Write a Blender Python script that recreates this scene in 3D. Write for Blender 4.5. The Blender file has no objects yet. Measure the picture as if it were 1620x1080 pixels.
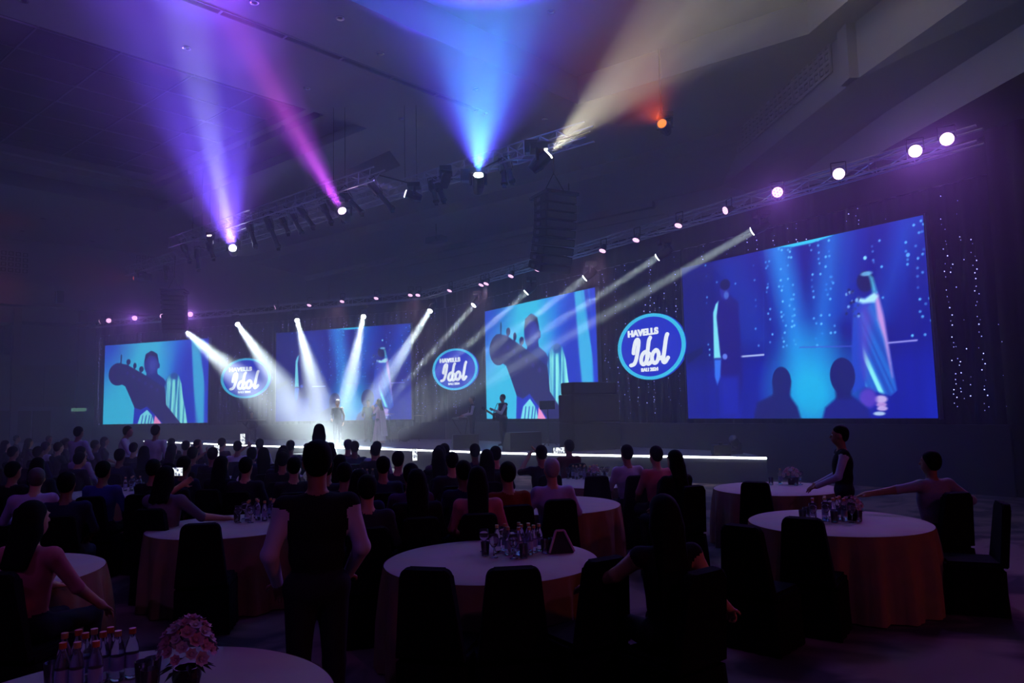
import bpy, bmesh, math, random
import numpy as np
from mathutils import Vector, Matrix
from mathutils.geometry import delaunay_2d_cdt

scene = bpy.context.scene
COL = scene.collection

# ------------------------------------------------------------------ camera
F_PX, CAM_Z = 1150.0, 1.95                       # focal length in pixels of the 1620 px frame
PITCH, ROLL = math.atan(105 / 1150), math.atan(.022)
_c, _s = math.cos(PITCH), math.sin(PITCH)
FWD = Vector((0, _c, _s)); _u0 = Vector((0, -_s, _c)); _r0 = Vector((1, 0, 0))
RIGHT = math.cos(ROLL) * _r0 - math.sin(ROLL) * _u0
UP = math.cos(ROLL) * _u0 + math.sin(ROLL) * _r0
CAM = Vector((0, 0, CAM_Z))
cd = bpy.data.cameras.new('camera'); cam = bpy.data.objects.new('camera', cd); COL.objects.link(cam)
cd.sensor_width = 36; cd.lens = 36 * F_PX / 1620; cd.clip_end = 300; cd.clip_start = .05
m3 = Matrix((RIGHT, UP, -FWD)).transposed().to_4x4(); m3.translation = CAM
cam.matrix_world = m3
scene.camera = cam

# ------------------------------------------------------------------ world and exposure
w = bpy.data.worlds.new('night'); scene.world = w; w.use_nodes = True
w.node_tree.nodes['Background'].inputs[0].default_value = (0, 0, 0, 1)
w.node_tree.nodes['Background'].inputs[1].default_value = 0
scene.view_settings.view_transform = 'Standard'; scene.view_settings.look = 'None'
scene.view_settings.gamma = 1; scene.view_settings.use_curve_mapping = False
scene.view_settings.exposure = 0.0
cy = scene.cycles
cy.max_bounces = 8; cy.diffuse_bounces = 4; cy.glossy_bounces = 2; cy.transmission_bounces = 5
cy.volume_bounces = 2; cy.transparent_max_bounces = 6; cy.caustics_reflective = False; cy.caustics_refractive = False
cy.sample_clamp_indirect = 4; cy.use_denoising = True

# ------------------------------------------------------------------ where a view ray meets a plane (survey of the room)
def ray(px, py): return FWD + RIGHT * ((px - 810) / F_PX) + UP * ((540 - py) / F_PX)
def at_z(px, py, z): d = ray(px, py); return CAM + d * ((z - CAM_Z) / d.z)
def at_y(px, py, y): d = ray(px, py); return CAM + d * (y / d.y)
def at_w(px, py, P, u):
    d = ray(px, py); n = (u[1], -u[0])
    return CAM + d * ((n[0] * P[0] + n[1] * P[1]) / (n[0] * d.x + n[1] * d.y))

# ------------------------------------------------------------------ colours and materials
def lin(c):
    c = c / 255.
    return c / 12.92 if c <= .04045 else ((c + .055) / 1.055) ** 2.4
def rgb(r, g, b): return (lin(r), lin(g), lin(b), 1)
MATS = {}
def mat(name, col, rough=.6, metal=0, noise=0, scale=20, bump=0, spec=.5, sheen=0, emit=None, estr=1, sample=True, trans=0, ior=1.45):
    if name in MATS: return MATS[name]
    m = bpy.data.materials.new(name); m.use_nodes = True; nt = m.node_tree; b = nt.nodes['Principled BSDF']
    b.inputs['Base Color'].default_value = col; b.inputs['Roughness'].default_value = rough
    b.inputs['Metallic'].default_value = metal; b.inputs['Specular IOR Level'].default_value = spec
    b.inputs['Sheen Weight'].default_value = sheen; b.inputs['Transmission Weight'].default_value = trans; b.inputs['IOR'].default_value = ior
    if emit: b.inputs['Emission Color'].default_value = emit; b.inputs['Emission Strength'].default_value = estr
    if noise or bump:
        tc = nt.nodes.new('ShaderNodeTexCoord'); nz = nt.nodes.new('ShaderNodeTexNoise')
        nz.inputs['Scale'].default_value = scale; nz.inputs['Detail'].default_value = 4
        nt.links.new(tc.outputs['Object'], nz.inputs['Vector'])
        if noise:
            mx = nt.nodes.new('ShaderNodeMix'); mx.data_type = 'RGBA'; mx.blend_type = 'MULTIPLY'; mx.inputs[0].default_value = noise
            mx.inputs[6].default_value = col; nt.links.new(nz.outputs['Color'], mx.inputs[7]); nt.links.new(mx.outputs[2], b.inputs['Base Color'])
        if bump:
            bp = nt.nodes.new('ShaderNodeBump'); bp.inputs['Strength'].default_value = bump; bp.inputs['Distance'].default_value = .02
            nt.links.new(nz.outputs['Fac'], bp.inputs['Height']); nt.links.new(bp.outputs[0], b.inputs['Normal'])
    if emit and not sample: m.cycles.emission_sampling = 'NONE'
    MATS[name] = m; return m

# ------------------------------------------------------------------ mesh helpers
def add_box(bm, lo, hi, M=None):
    vs = [bm.verts.new((x, y, z)) for x in (lo[0], hi[0]) for y in (lo[1], hi[1]) for z in (lo[2], hi[2])]
    for f in ((0, 1, 3, 2), (4, 6, 7, 5), (0, 4, 5, 1), (2, 3, 7, 6), (0, 2, 6, 4), (1, 5, 7, 3)): bm.faces.new([vs[i] for i in f])
    if M is not None: bmesh.ops.transform(bm, matrix=M, verts=vs)
    return vs
def add_tube(bm, p, q, r, r2=None, n=8, caps=True):
    p, q = Vector(p), Vector(q); r2 = r if r2 is None else r2; d = (q - p)
    if d.length < 1e-6: return
    d.normalize(); a = d.orthogonal().normalized(); b = d.cross(a)
    R = [[bm.verts.new(c + (a * math.cos(2 * math.pi * i / n) + b * math.sin(2 * math.pi * i / n)) * rr) for i in range(n)] for c, rr in ((p, r), (q, r2))]
    for i in range(n): bm.faces.new((R[0][i], R[0][(i + 1) % n], R[1][(i + 1) % n], R[1][i]))
    if caps: bm.faces.new(R[0][::-1]); bm.faces.new(R[1])
def add_path(bm, pts, r, n=6):
    for i in range(len(pts) - 1): add_tube(bm, pts[i], pts[i + 1], r if not hasattr(r, '__len__') else r[i], r if not hasattr(r, '__len__') else r[i + 1], n)
def add_lathe(bm, prof, n=16, c=(0, 0, 0)):
    rings = []
    for r, z in prof:
        rings.append([bm.verts.new((c[0] + r * math.cos(2 * math.pi * i / n), c[1] + r * math.sin(2 * math.pi * i / n), c[2] + z)) for i in range(n)] if r > 1e-5 else [bm.verts.new((c[0], c[1], c[2] + z))])
    for A, B in zip(rings, rings[1:]):
        for i in range(n):
            j = (i + 1) % n
            if len(A) == 1 and len(B) == 1: continue
            if len(A) == 1: bm.faces.new((A[0], B[j], B[i]))
            elif len(B) == 1: bm.faces.new((A[i], A[j], B[0]))
            else: bm.faces.new((A[i], A[j], B[j], B[i]))
def add_prism(bm, pts, z0, z1):
    A = [bm.verts.new((p[0], p[1], z0)) for p in pts]; B = [bm.verts.new((p[0], p[1], z1)) for p in pts]; n = len(pts)
    bm.faces.new(A[::-1]); bm.faces.new(B)
    for i in range(n): bm.faces.new((A[i], A[(i + 1) % n], B[(i + 1) % n], B[i]))
def add_sphere(bm, c, r, u=10, v=6, sc=(1, 1, 1)):
    M = Matrix.Translation(c) @ Matrix.Diagonal((sc[0], sc[1], sc[2], 1))
    bmesh.ops.create_uvsphere(bm, u_segments=u, v_segments=v, radius=r, matrix=M)
def to_mesh(bm, name, smooth=False, fix=True):
    if fix: bmesh.ops.recalc_face_normals(bm, faces=bm.faces)
    me = bpy.data.meshes.new(name); bm.to_mesh(me); bm.free()
    if smooth: me.polygons.foreach_set('use_smooth', [True] * len(me.polygons))
    return me
def obj(name, bm, m=None, parent=None, smooth=False, loc=None, rz=None):
    me = bm if isinstance(bm, bpy.types.Mesh) else to_mesh(bm, name, smooth)
    o = bpy.data.objects.new(name, me); COL.objects.link(o)
    if m and not len(me.materials): me.materials.append(m)
    if parent: o.parent = parent
    if loc is not None: o.location = loc
    if rz is not None: o.rotation_euler = (0, 0, rz)
    return o
def tag(o, label, cat, group=None, kind=None):
    o['label'] = label; o['category'] = cat
    if group: o['group'] = group
    if kind: o['kind'] = kind
    return o
def thing(name, label, cat, loc=(0, 0, 0), rz=0, group=None):
    o = bpy.data.objects.new(name, None); COL.objects.link(o); o.empty_display_size = .2
    o.location = loc; o.rotation_euler = (0, 0, rz)
    return tag(o, label, cat, group)
def struct(name, bm, m, parent=None, label=None, smooth=False):
    o = obj(name, bm, m, parent, smooth)
    if not parent:
        o['kind'] = 'structure'
        if label: o['label'] = label
    return o
def dup(root, loc=None, rz=None, label=None, group=None):
    r = root.copy(); COL.objects.link(r)
    if loc is not None: r.location = loc
    if rz is not None: r.rotation_euler = (0, 0, rz)
    if label: r['label'] = label
    if group: r['group'] = group
    for ch in list(root.children):
        c = ch.copy(); COL.objects.link(c); c.parent = r
        for g in list(ch.children):
            d = g.copy(); COL.objects.link(d); d.parent = c
    return r
def look(d, up=(0, 0, 1)):
    """rotation that turns local -Z along d"""
    return Vector(d).to_track_quat('-Z', 'Y')
def new_bm(): return bmesh.new()
rnd = random.Random(7)
# ================================================================== the room
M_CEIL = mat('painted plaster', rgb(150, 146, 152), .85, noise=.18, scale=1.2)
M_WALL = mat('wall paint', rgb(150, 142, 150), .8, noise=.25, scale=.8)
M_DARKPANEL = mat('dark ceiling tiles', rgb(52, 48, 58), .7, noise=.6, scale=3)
M_DUCT = mat('grey duct lining', rgb(112, 112, 116), .7)
M_FABRICPANEL = mat('wall fabric panel', rgb(118, 108, 122), .9, noise=.3, scale=4)
M_GRILLE = mat('grille back', rgb(20, 18, 24), .9)
def carpet():
    m = bpy.data.materials.new('patterned carpet'); m.use_nodes = True; nt = m.node_tree; b = nt.nodes['Principled BSDF']
    tc = nt.nodes.new('ShaderNodeTexCoord'); wv = nt.nodes.new('ShaderNodeTexNoise'); wv.inputs['Scale'].default_value = .55; wv.inputs['Detail'].default_value = 3; wv.inputs['Distortion'].default_value = 2.2
    cr = nt.nodes.new('ShaderNodeValToRGB'); e = cr.color_ramp.elements
    e[0].position = .42; e[0].color = rgb(62, 50, 58); e[1].position = .58; e[1].color = rgb(120, 96, 96)
    nt.links.new(tc.outputs['Object'], wv.inputs['Vector']); nt.links.new(wv.outputs['Fac'], cr.inputs[0]); nt.links.new(cr.outputs[0], b.inputs['Base Color'])
    b.inputs['Roughness'].default_value = .95; b.inputs['Specular IOR Level'].default_value = .1
    return m
bm = new_bm(); add_box(bm, (-46, -14, -.2), (26, 62, 0)); struct('floor', bm, carpet(), label='dark patterned ballroom carpet')

HC, HB, HS = 12.5, 13.5, 10.9            # main ceiling, raised ceiling, ceiling line at the stage wall
def xy(p): return (p[0], p[1])
D1 = Vector((.694, .720)); 
C2, C3 = Vector((-18.26, 37.0)), Vector((-5.25, 26.4))
C3B, C2B = C3 - D1 * 34, C2 - Vector((.667, .745)) * 34
COFFER = [C2, C3, C3B, C2B]
REC = [Vector(xy(at_z(x, y, HC))) for x, y in ((300, 347), (606, 224), (634, 262), (345, 384))]
L3A, L3B = Vector((-3.99, 17.84)), Vector((2.5, 24.66))
L3C = L3A - (L3B - L3A) * 2.6
COFFER2 = [L3B, Vector((8.75, 20.1)), Vector((10.4, 12)), Vector((10.4, -12)), Vector((-12.5, -12)), L3C + Vector((0, 0))]
COFFER2[4] = Vector((L3C.x, -12)) if L3C.y > -12 else COFFER2[4]
outer = [Vector(p) for p in ((-46, -14), (26, -14), (26, 62), (-46, 62))]
SL0, SL1 = Vector((-8.04, 17.68)), Vector((-.73, 25.3)); sd = (SL1 - SL0).normalized(); SL0 = SL0 - sd * 14; sn = Vector((-sd.y, sd.x)) * .11
SLOT = [SL0 - sn, SL1 - sn, SL1 + sn, SL0 + sn]
def ceiling_mesh(holes, z, m, name):
    pts, edges, rings = [], [], []
    for ring in [outer] + holes:
        b0 = len(pts); pts += [Vector((p[0], p[1])) for p in ring]; edges += [(b0 + i, b0 + (i + 1) % len(ring)) for i in range(len(ring))]
    V, E, Fc, *_ = delaunay_2d_cdt(pts, edges, [], 0, 1e-5)
    def inside(p, ring):
        c = False
        for i in range(len(ring)):
            a, b = ring[i], ring[i - 1]
            if (a[1] > p[1]) != (b[1] > p[1]) and p[0] < (b[0] - a[0]) * (p[1] - a[1]) / (b[1] - a[1]) + a[0]: c = not c
        return c
    bm = new_bm(); vs = [bm.verts.new((v[0], v[1], z)) for v in V]
    for f in Fc:
        c = sum((Vector(V[i]) for i in f), Vector((0, 0))) / len(f)
        if inside(c, outer) and not any(inside(c, h) for h in holes): bm.faces.new([vs[i] for i in f])
    for f in bm.faces:
        f.normal_update()
        if f.normal.z > 0: f.normal_flip()
    return struct(name, to_mesh(bm, name, fix=False), m, label='pale plaster ballroom ceiling with recessed coffers')
ceil = ceiling_mesh([COFFER, REC, COFFER2, SLOT], HC, M_CEIL, 'ceiling')
def strip(bm, pts, z0, z1):
    for a, b in zip(pts, pts[1:]):
        bm.faces.new([bm.verts.new(v) for v in ((a[0], a[1], z0), (b[0], b[1], z0), (b[0], b[1], z1), (a[0], a[1], z1))])
def flat(bm, pts, z): bm.faces.new([bm.verts.new((p[0], p[1], z)) for p in pts])
# dark coffer: tiled top, dark cove gap and two pale stepped rings
def inset(ring, d):
    c = sum(ring, Vector((0, 0))) / len(ring); out = []
    n = len(ring)
    for i in range(n):
        p, a, b = ring[i], ring[i - 1], ring[(i + 1) % n]
        e1 = (p - a).normalized(); e2 = (b - p).normalized()
        n1 = Vector((-e1.y, e1.x)); n2 = Vector((-e2.y, e2.x))
        if n1.dot(c - p) < 0: n1 = -n1
        if n2.dot(c - p) < 0: n2 = -n2
        k = d / (1 + n1.dot(n2)); out.append(p + (n1 + n2) * k)
    return out
def ring_band(ring, d0, z0, d1, z1, bm):
    A, B = inset(ring, d0), inset(ring, d1)
    for i in range(len(ring)):
        j = (i + 1) % len(ring)
        bm.faces.new([bm.verts.new(v) for v in ((A[i].x, A[i].y, z0), (A[j].x, A[j].y, z0), (B[j].x, B[j].y, z1), (B[i].x, B[i].y, z1))])
bm = new_bm()
ring_band(COFFER, 0, HC, 0, HC + .32, bm); ring_band(COFFER, -.9, HC + .95, .45, HC + .95, bm)
ring_band(COFFER, .45, HC + .95, .45, HC + 1.25, bm); ring_band(COFFER, .45, HC + 1.25, .8, HC + 1.25, bm); ring_band(COFFER, .8, HC + 1.25, .8, HC + 1.6, bm)
struct('trim_1', bm, M_CEIL, label='pale stepped cornice around the dark ceiling coffer')
bm = new_bm(); ring_band(COFFER, 0, HC + .32, -.9, HC + .32, bm); ring_band(COFFER, -.9, HC + .32, -.9, HC + .95, bm)
struct('trim_2', bm, M_CEIL, label='deep lighting cove in the coffer cornice')
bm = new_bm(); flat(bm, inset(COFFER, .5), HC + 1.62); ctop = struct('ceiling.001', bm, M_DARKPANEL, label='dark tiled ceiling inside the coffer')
# tile joints and air slots of the dark coffer
bm = new_bm()
e1 = (C3 - C2).normalized(); e2 = (C3B - C3).normalized()
for k in range(1, 9):
    a = C2 + e1 * (k * 1.9); b = a + e2 * 33
    add_tube(bm, (a.x, a.y, HC + 1.6), (b.x, b.y, HC + 1.6), .035, n=4)
for k in range(1, 14):
    a = C2 + e2 * (k * 2.4); b = a + e1 * 16.6
    add_tube(bm, (a.x, a.y, HC + 1.6), (b.x, b.y, HC + 1.6), .03, n=4)
obj('tile_joint', bm, mat('joint metal', rgb(90, 84, 100), .4), ctop)
bm = new_bm()
for k in range(9):                        # brackets dividing the slot of the cornice
    for base, e, nrm in ((C2, e2, Vector((.74, -.67))), (C2, e1, Vector((-.63, -.78)))):
        p = base + e * (1.6 + 2.6 * k) + nrm * .46
        add_box(bm, (-.07, -.05, HC + .93), (.07, .05, HC + 1.3), Matrix.Translation((p.x, p.y, 0)))
obj('bracket', bm, M_CEIL, bpy.data.objects['trim_1'])
# shallow recess over the lighting truss
bm = new_bm()
for a, b in zip(REC, REC[1:] + REC[:1]): strip(bm, [a, b], HC, HC + .9)
struct('trim_3', bm, M_FABRICPANEL, label='lining of the ceiling recess above the lighting truss')
bm = new_bm(); flat(bm, REC, HC + .9); struct('ceiling.002', bm, M_CEIL, label='top of the recess above the truss')
# raised ceiling on the audience side
bm = new_bm()
for a, b in zip(COFFER2, COFFER2[1:] + COFFER2[:1]): strip(bm, [a, b], HC, HB)
struct('trim_4', bm, M_CEIL, label='plaster edge of the raised ceiling')
bm = new_bm(); flat(bm, [(p[0], p[1]) for p in COFFER2], HB); struct('ceiling.003', bm, M_CEIL, label='raised pale ceiling over the audience')
# air slot running along the ceiling beam
bm = new_bm(); strip(bm, SLOT + SLOT[:1], HC, HC + .5); flat(bm, SLOT, HC + .5)
slot = struct('trim_5', bm, M_DUCT, label='long recessed air slot in the ceiling')
bm = new_bm()
for s in (-1, 1): add_tube(bm, (*(SL0 + sn * s * 1.1), HC - .01), (*(SL1 + sn * s * 1.1), HC - .01), .022, n=4)
for k in range(14):
    p = SL0 + sd * (k * 1.85); add_box(bm, (-.03, -.12, HC - .03), (.03, .12, HC), Matrix.Translation((p.x, p.y, 0)) @ Matrix.Rotation(math.atan2(sd.y, sd.x), 4, 'Z'))
obj('slot_frame', bm, M_CEIL, slot)
# drop fascia and sloping soffit along the stage wall
LIP = [Vector((-17.5, 48.1)), Vector((5.66, 29.82)), Vector((9.3, 26.95))]
WL = [Vector((-13.5, 47.45)), Vector((6.98, 30.78)), Vector((9.6, 28.9))]
bm = new_bm(); strip(bm, LIP, 12.0, HC)
struct('trim_6', bm, M_CEIL, label='plaster drop fascia in front of the stage wall')
bm = new_bm()
for i in range(2):
    bm.faces.new([bm.verts.new(v) for v in ((*LIP[i], 12.0), (*LIP[i + 1], 12.0), (*WL[i + 1], HS), (*WL[i], HS))])
bm.faces.new([bm.verts.new(v) for v in ((*LIP[0], 12.0), (*WL[0], HS), (-19.5, 48.6, 12.0))])
struct('ceiling.004', bm, M_CEIL, label='sloping plaster soffit down to the stage wall')
# walls
K1 = Vector((-22.2, 48.7)); KL = K1 - Vector((.72, .694)) * 34; K2, K3 = WL[0], Vector((9.6, 28.9))
bm = new_bm(); strip(bm, [K2 + Vector((.0, .0)), K3], 0, HS + .02); wst = struct('wall_stage', bm, M_WALL, label='panelled wall behind the stage set')
bm = new_bm(); strip(bm, [K1, K2], 0, HC + .02); struct('wall_corner', bm, M_WALL, label='angled corner wall beyond the left screen')
wd = (K3 - K2).normalized(); wn = Vector((wd.y, -wd.x)); 
if wn.y > 0: wn = -wn
def on_wall(P, u, n, s0, s1, z0, z1, d0, d1, bm):
    M = Matrix(((u.x, n.x, 0, P.x), (u.y, n.y, 0, P.y), (0, 0, 1, 0), (0, 0, 0, 1)))
    return add_box(bm, (s0, d0, z0), (s1, d1, z1), M)
def w_s(P, u, px, py): q = at_w(px, py, P, u); return (Vector((q.x, q.y)) - P).dot(u), q.z
# nested picture-frame mouldings on the stage wall
for k, (xa, xb, yt) in enumerate(((520, 1058, 0), (600, 1040, 0), (640, 1020, 0))):
    s0, s1 = w_s(K2, wd, xa, 430)[0], w_s(K2, wd, xb, 340)[0]; zt = HS - .55 - .75 * k
    bm = new_bm(); t = .12
    on_wall(K2, wd, wn, s0, s1, zt - t, zt, 0, .1, bm); on_wall(K2, wd, wn, s0, s0 + t, 2, zt - t, 0, .1, bm); on_wall(K2, wd, wn, s1 - t, s1, 2, zt - t, 0, .1, bm)
    obj('wall_moulding', bm, M_WALL, wst)
bm = new_bm(); on_wall(K2, wd, wn, .2, 25.6, HS - .3, HS - .05, 0, .3, bm); obj('cornice', bm, M_CEIL, wst)
# left wall: fascia, columns, openings and lower panels
lu = Vector((.72, .694)); ln = Vector((.694, -.72))
def lw(px, py): return w_s(KL, lu, px, py)
NICHE = []
for a, b, ya, yb in ((-40, 18, 507, 560), (28, 124, 507, 571), (129, 175, 507, 571)):
    (s0, zt), (s1, _) = lw(a, ya), lw(b, ya); NICHE.append((s0, s1, lw((a + b) / 2, yb)[1], zt))
def wpt(s, d, z): return (KL.x + lu.x * s + ln.x * d, KL.y + lu.y * s + ln.y * d, z)
LW_ = (K1 - KL).length; rings = [[(0, 0), (LW_, 0), (LW_, HC + .02), (0, HC + .02)]] + [[(s0, z0), (s1, z0), (s1, z1), (s0, z1)] for s0, s1, z0, z1 in NICHE]
pts_, eds_ = [], []
for r_ in rings:
    b0 = len(pts_); pts_ += [Vector(p) for p in r_]; eds_ += [(b0 + i, b0 + (i + 1) % 4) for i in range(4)]
Vw, _, Fw, *_ = delaunay_2d_cdt(pts_, eds_, [], 0, 1e-5); bm = new_bm(); vs = [bm.verts.new(wpt(v[0], 0, v[1])) for v in Vw]
for f in Fw:
    c = sum((Vector(Vw[i]) for i in f), Vector((0, 0))) / len(f)
    if not any(s0 < c.x < s1 and z0 < c.y < z1 for s0, s1, z0, z1 in NICHE): bm.faces.new([vs[i] for i in f])
wl = struct('wall_left', bm, M_WALL, label='panelled side wall with recessed balcony openings')
for s0, s1, z0, z1 in NICHE:                       # real recesses two metres deep
    bm = new_bm(); A = [bm.verts.new(wpt(s, 0, z)) for s, z in ((s0, z0), (s1, z0), (s1, z1), (s0, z1))]; B = [bm.verts.new(wpt(s, -2, z)) for s, z in ((s0, z0), (s1, z0), (s1, z1), (s0, z1))]
    bm.faces.new(B)
    for i in range(4): bm.faces.new((A[i], A[(i + 1) % 4], B[(i + 1) % 4], B[i]))
    obj('opening', bm, M_WALL, wl)
bm = new_bm(); z1 = lw(60, 451)[1]; z0 = lw(60, 487)[1]; on_wall(KL, lu, ln, 0, 33.9, z0, z1, 0, .9, bm); struct('trim_7', bm, M_CEIL, label='projecting plaster band along the side wall')
M_PAN = mat('beige wall panel', rgb(146, 128, 130), .8, noise=.2, scale=2); M_DOOR = mat('brown timber door panel', rgb(112, 86, 68), .6, noise=.4, scale=2)
for a, b, ya, yb, m, nm, dd in ((20, 68, 578, 643, M_PAN, 'wall_panel', .12), (70, 119, 578, 643, M_PAN, 'wall_panel', .12), (123, 160, 578, 643, M_PAN, 'wall_panel', .12), 
                                (-30, 22, 650, 700, M_DOOR, 'door_panel', .12), (26, 49, 650, 700, M_DOOR, 'door_panel', .12), (52, 80, 650, 700, M_DOOR, 'door_panel', .12)):
    (s0, zt), (s1, _) = lw(a, ya), lw(b, ya); zb = lw((a + b) / 2, yb)[1]
    bm = new_bm(); on_wall(KL, lu, ln, s0, s1, max(zb, .02), zt, 0, dd, bm); obj(nm, bm, m, wl)
for px in (23, 126, 62):
    s, _ = lw(px, 600); bm = new_bm(); on_wall(KL, lu, ln, s - .18, s + .18, 0 if px != 62 else lw(px, 577)[1], lw(px, 488)[1] if px != 62 else lw(px, 575)[1], 0, .35, bm)
    if px != 62: obj('column', bm, M_PAN, wl)
    else: bm.free()
def grille(P, u, n, s0, s1, z0, z1, parent, cell=.36):
    """pierced lattice: frame, dark backing and crossed bars with small lozenges"""
    bm = new_bm(); on_wall(P, u, n, s0, s1, z0, z1, .01, .05, bm); g = obj('grille_back', bm, M_GRILLE, parent)
    bm = new_bm(); nx = max(2, round((s1 - s0) / cell)); nz = max(2, round((z1 - z0) / cell))
    for i in range(nx + 1): s = s0 + (s1 - s0) * i / nx; on_wall(P, u, n, s - .045, s + .045, z0, z1, .05, .1, bm)
    for i in range(nz + 1): z = z0 + (z1 - z0) * i / nz; on_wall(P, u, n, s0, s1, z - .045, z + .045, .05, .1, bm)
    for i in range(nx):
        for j in range(nz):
            s = s0 + (s1 - s0) * (i + .5) / nx; z = z0 + (z1 - z0) * (j + .5) / nz
            vs = on_wall(P, u, n, s - .07, s + .07, z - .07, z + .07, .05, .09, bm)
    obj('lattice', bm, M_CEIL, parent)
(s0, zt), (s1, _) = lw(-60, 388), lw(46, 394); zb = lw(20, 432)[1]; grille(KL, lu, ln, s0, s1, zb, zt, wl)
(s0, zt), (s1, _) = lw(214, 402), lw(275, 405); zb = lw(240, 428)[1]; grille(KL, lu, ln, s0, s1, zb, zt, wl)
# right-hand bulkhead with pierced grilles
B0, B1, B2, B3 = Vector((8.85, 29.4)), Vector((9.78, 19.8)), Vector((11.1, 12.0)), Vector((12.6, -13.5))
bm = new_bm(); strip(bm, [B0, B1, B2, B3], HS, HB + .02); bk = struct('wall_right', bm, M_CEIL, label='plaster bulkhead with pierced grilles over the right screen')
bu = (B1 - B0).normalized(); bn = Vector((bu.y, -bu.x)); bn = bn if bn.x < 0 else -bn
for a, b in ((1168, 1205), (1213, 1253), (1262, 1316)):
    s0, s1 = w_s(B0, bu, a, 180)[0], w_s(B0, bu, b, 80)[0]
    grille(B0, bu, bn, s0, s1, HS + .75, HS + 2.15, bk, .33)
bm = new_bm(); Mx = Matrix.Translation((B1.x, B1.y, 0)); add_box(bm, (-.22, -.28, HS), (.3, .28, HB), Mx); obj('pilaster', bm, M_CEIL, bk)
Fa = [Vector((10.4, 29.5)), Vector((10.85, 20.2)), Vector((11.9, 12)), Vector((13.2, -13.5))]
bm = new_bm()
Bs = [B0, B1, B2, B3]
for i in range(3): bm.faces.new([bm.verts.new(v) for v in ((*Bs[i], HS), (*Bs[i + 1], HS), (*Fa[i + 1], 10.15), (*Fa[i], 10.15))])
struct('ceiling.005', bm, M_CEIL, label='sloping soffit under the right bulkhead')
bm = new_bm(); strip(bm, Fa, 9.1, 10.15); struct('trim_8', bm, M_CEIL, label='lower plaster fascia under the right soffit')
Fr = [Vector((16, 29.5)), Vector((16, 20.2)), Vector((16, 12)), Vector((16, -13.5))]
bm = new_bm()
for i in range(3): bm.faces.new([bm.verts.new(v) for v in ((*Fa[i], 9.1), (*Fa[i + 1], 9.1), (*Fr[i + 1], 9.1), (*Fr[i], 9.1))])
struct('ceiling.006', bm, M_CEIL, label='low soffit along the right wall')
bm = new_bm(); strip(bm, [K3, Vector((16, 29.5)), Vector((16, -13.5))], 0, 9.1); struct('wall_right.001', bm, M_WALL, label='right side wall of the ballroom')
bm = new_bm(); strip(bm, [Vector((16, -13.5)), Vector((-46, -13.5)), KL], 0, HB); struct('wall_back', bm, M_WALL, label='rear wall of the ballroom')
# recessed downlights
DL = [(295, 75), (402, 3), (486, 139), (602, 84), (753, 140), (872, 18), (635, 187), (862, 188), (37, 0), (538, 28)]
DL2 = [(68, 345), (185, 363), (146, 381), (35, 365)]
bmf = new_bm(); add_lathe(bmf, [(.07, 0), (.12, 0), (.125, -.025), (.11, -.03), (.07, -.004)], 14); me_ring = to_mesh(bmf, 'trim_ring', True); me_ring.materials.append(mat('chrome ring', rgb(180, 180, 190), .25, 1))
bmf = new_bm(); add_lathe(bmf, [(0, .0), (.07, -.003)], 14); me_dl = to_mesh(bmf, 'lamp', True); me_dl.materials.append(mat('unlit lamp glass', rgb(60, 60, 70), .1))
for i, (x, y) in enumerate(DL + DL2):
    p = at_z(x, y, HC if not (i == 5) else HB)
    t = thing('downlight', 'small round recessed downlight with chrome ring, switched off, in the pale ceiling', 'downlight', (p.x, p.y, p.z - .002), 0, 'unlit ceiling downlights')
    obj('trim_ring', me_ring, None, t); obj('lamp', me_dl, None, t)

# exit sign and wall speaker on the side wall
s_, z_ = lw(122, 648); bm = new_bm(); on_wall(KL, lu, ln, s_ - .4, s_ + .4, z_ - .1, z_ + .1, .36, .42, bm); tag(obj('exit_sign', bm, mat('green lit sign', (0, 0, 0, 1), emit=(.25, .6, .42, 1), estr=.35)), 'small dim green lit sign over the doors of the side wall', 'sign')
s_, z_ = lw(87, 474); t = thing('wall_speaker', 'small black loudspeaker mounted on the band of the side wall', 'speaker'); bm = new_bm(); on_wall(KL, lu, ln, s_ - .2, s_ + .2, z_ - .38, z_ + .38, .95, 1.25, bm); bmesh.ops.bevel(bm, geom=bm.edges[:], offset=.03, segments=1, affect='EDGES'); obj('cabinet', bm, mat('black speaker box', rgb(20, 20, 24), .6), t); bm = new_bm(); on_wall(KL, lu, ln, s_ - .05, s_ + .05, z_ - .1, z_ + .1, .88, .96, bm); obj('bracket', bm, mat('black speaker box', rgb(20, 20, 24), .6), t)
# ================================================================== stage set
V = Vector((-2.9, 32.5)); UL = Vector((-1, .406)).normalized(); UR = Vector((1, -1.41)).normalized()
NL = Vector((-UL.y, UL.x)); NL = NL if NL.y < 0 else -NL           # towards the audience
NR = Vector((-UR.y, UR.x)); NR = NR if NR.x < 0 else -NR
def frame(P, u, n, z=0):
    """matrix: local x along the wing as the audience reads it, y up, z towards the audience"""
    return Matrix(((u.x, 0, n.x, P.x), (u.y, 0, n.y, P.y), (0, 1, 0, z), (0, 0, 0, 1)))
M_BLACK = mat('black drape', rgb(22, 20, 30), .95, noise=.5, scale=6, spec=.15, sheen=.1)
M_STAR = mat('navy star cloth', rgb(34, 32, 62), .9, noise=.4, scale=8, spec=.2)
M_STAGE = mat('satin grey stage deck', rgb(120, 122, 140), .32, noise=.3, scale=2)
M_FRONT = mat('stage front board', rgb(46, 46, 62), .5)
M_METAL = mat('black metal', rgb(24, 24, 28), .4, .6)
M_ALU = mat('aluminium truss', rgb(170, 170, 180), .35, .9)
M_STRIP = mat('white LED strip', (0, 0, 0, 1), emit=(.92, 1, .95, 1), estr=9)

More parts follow.
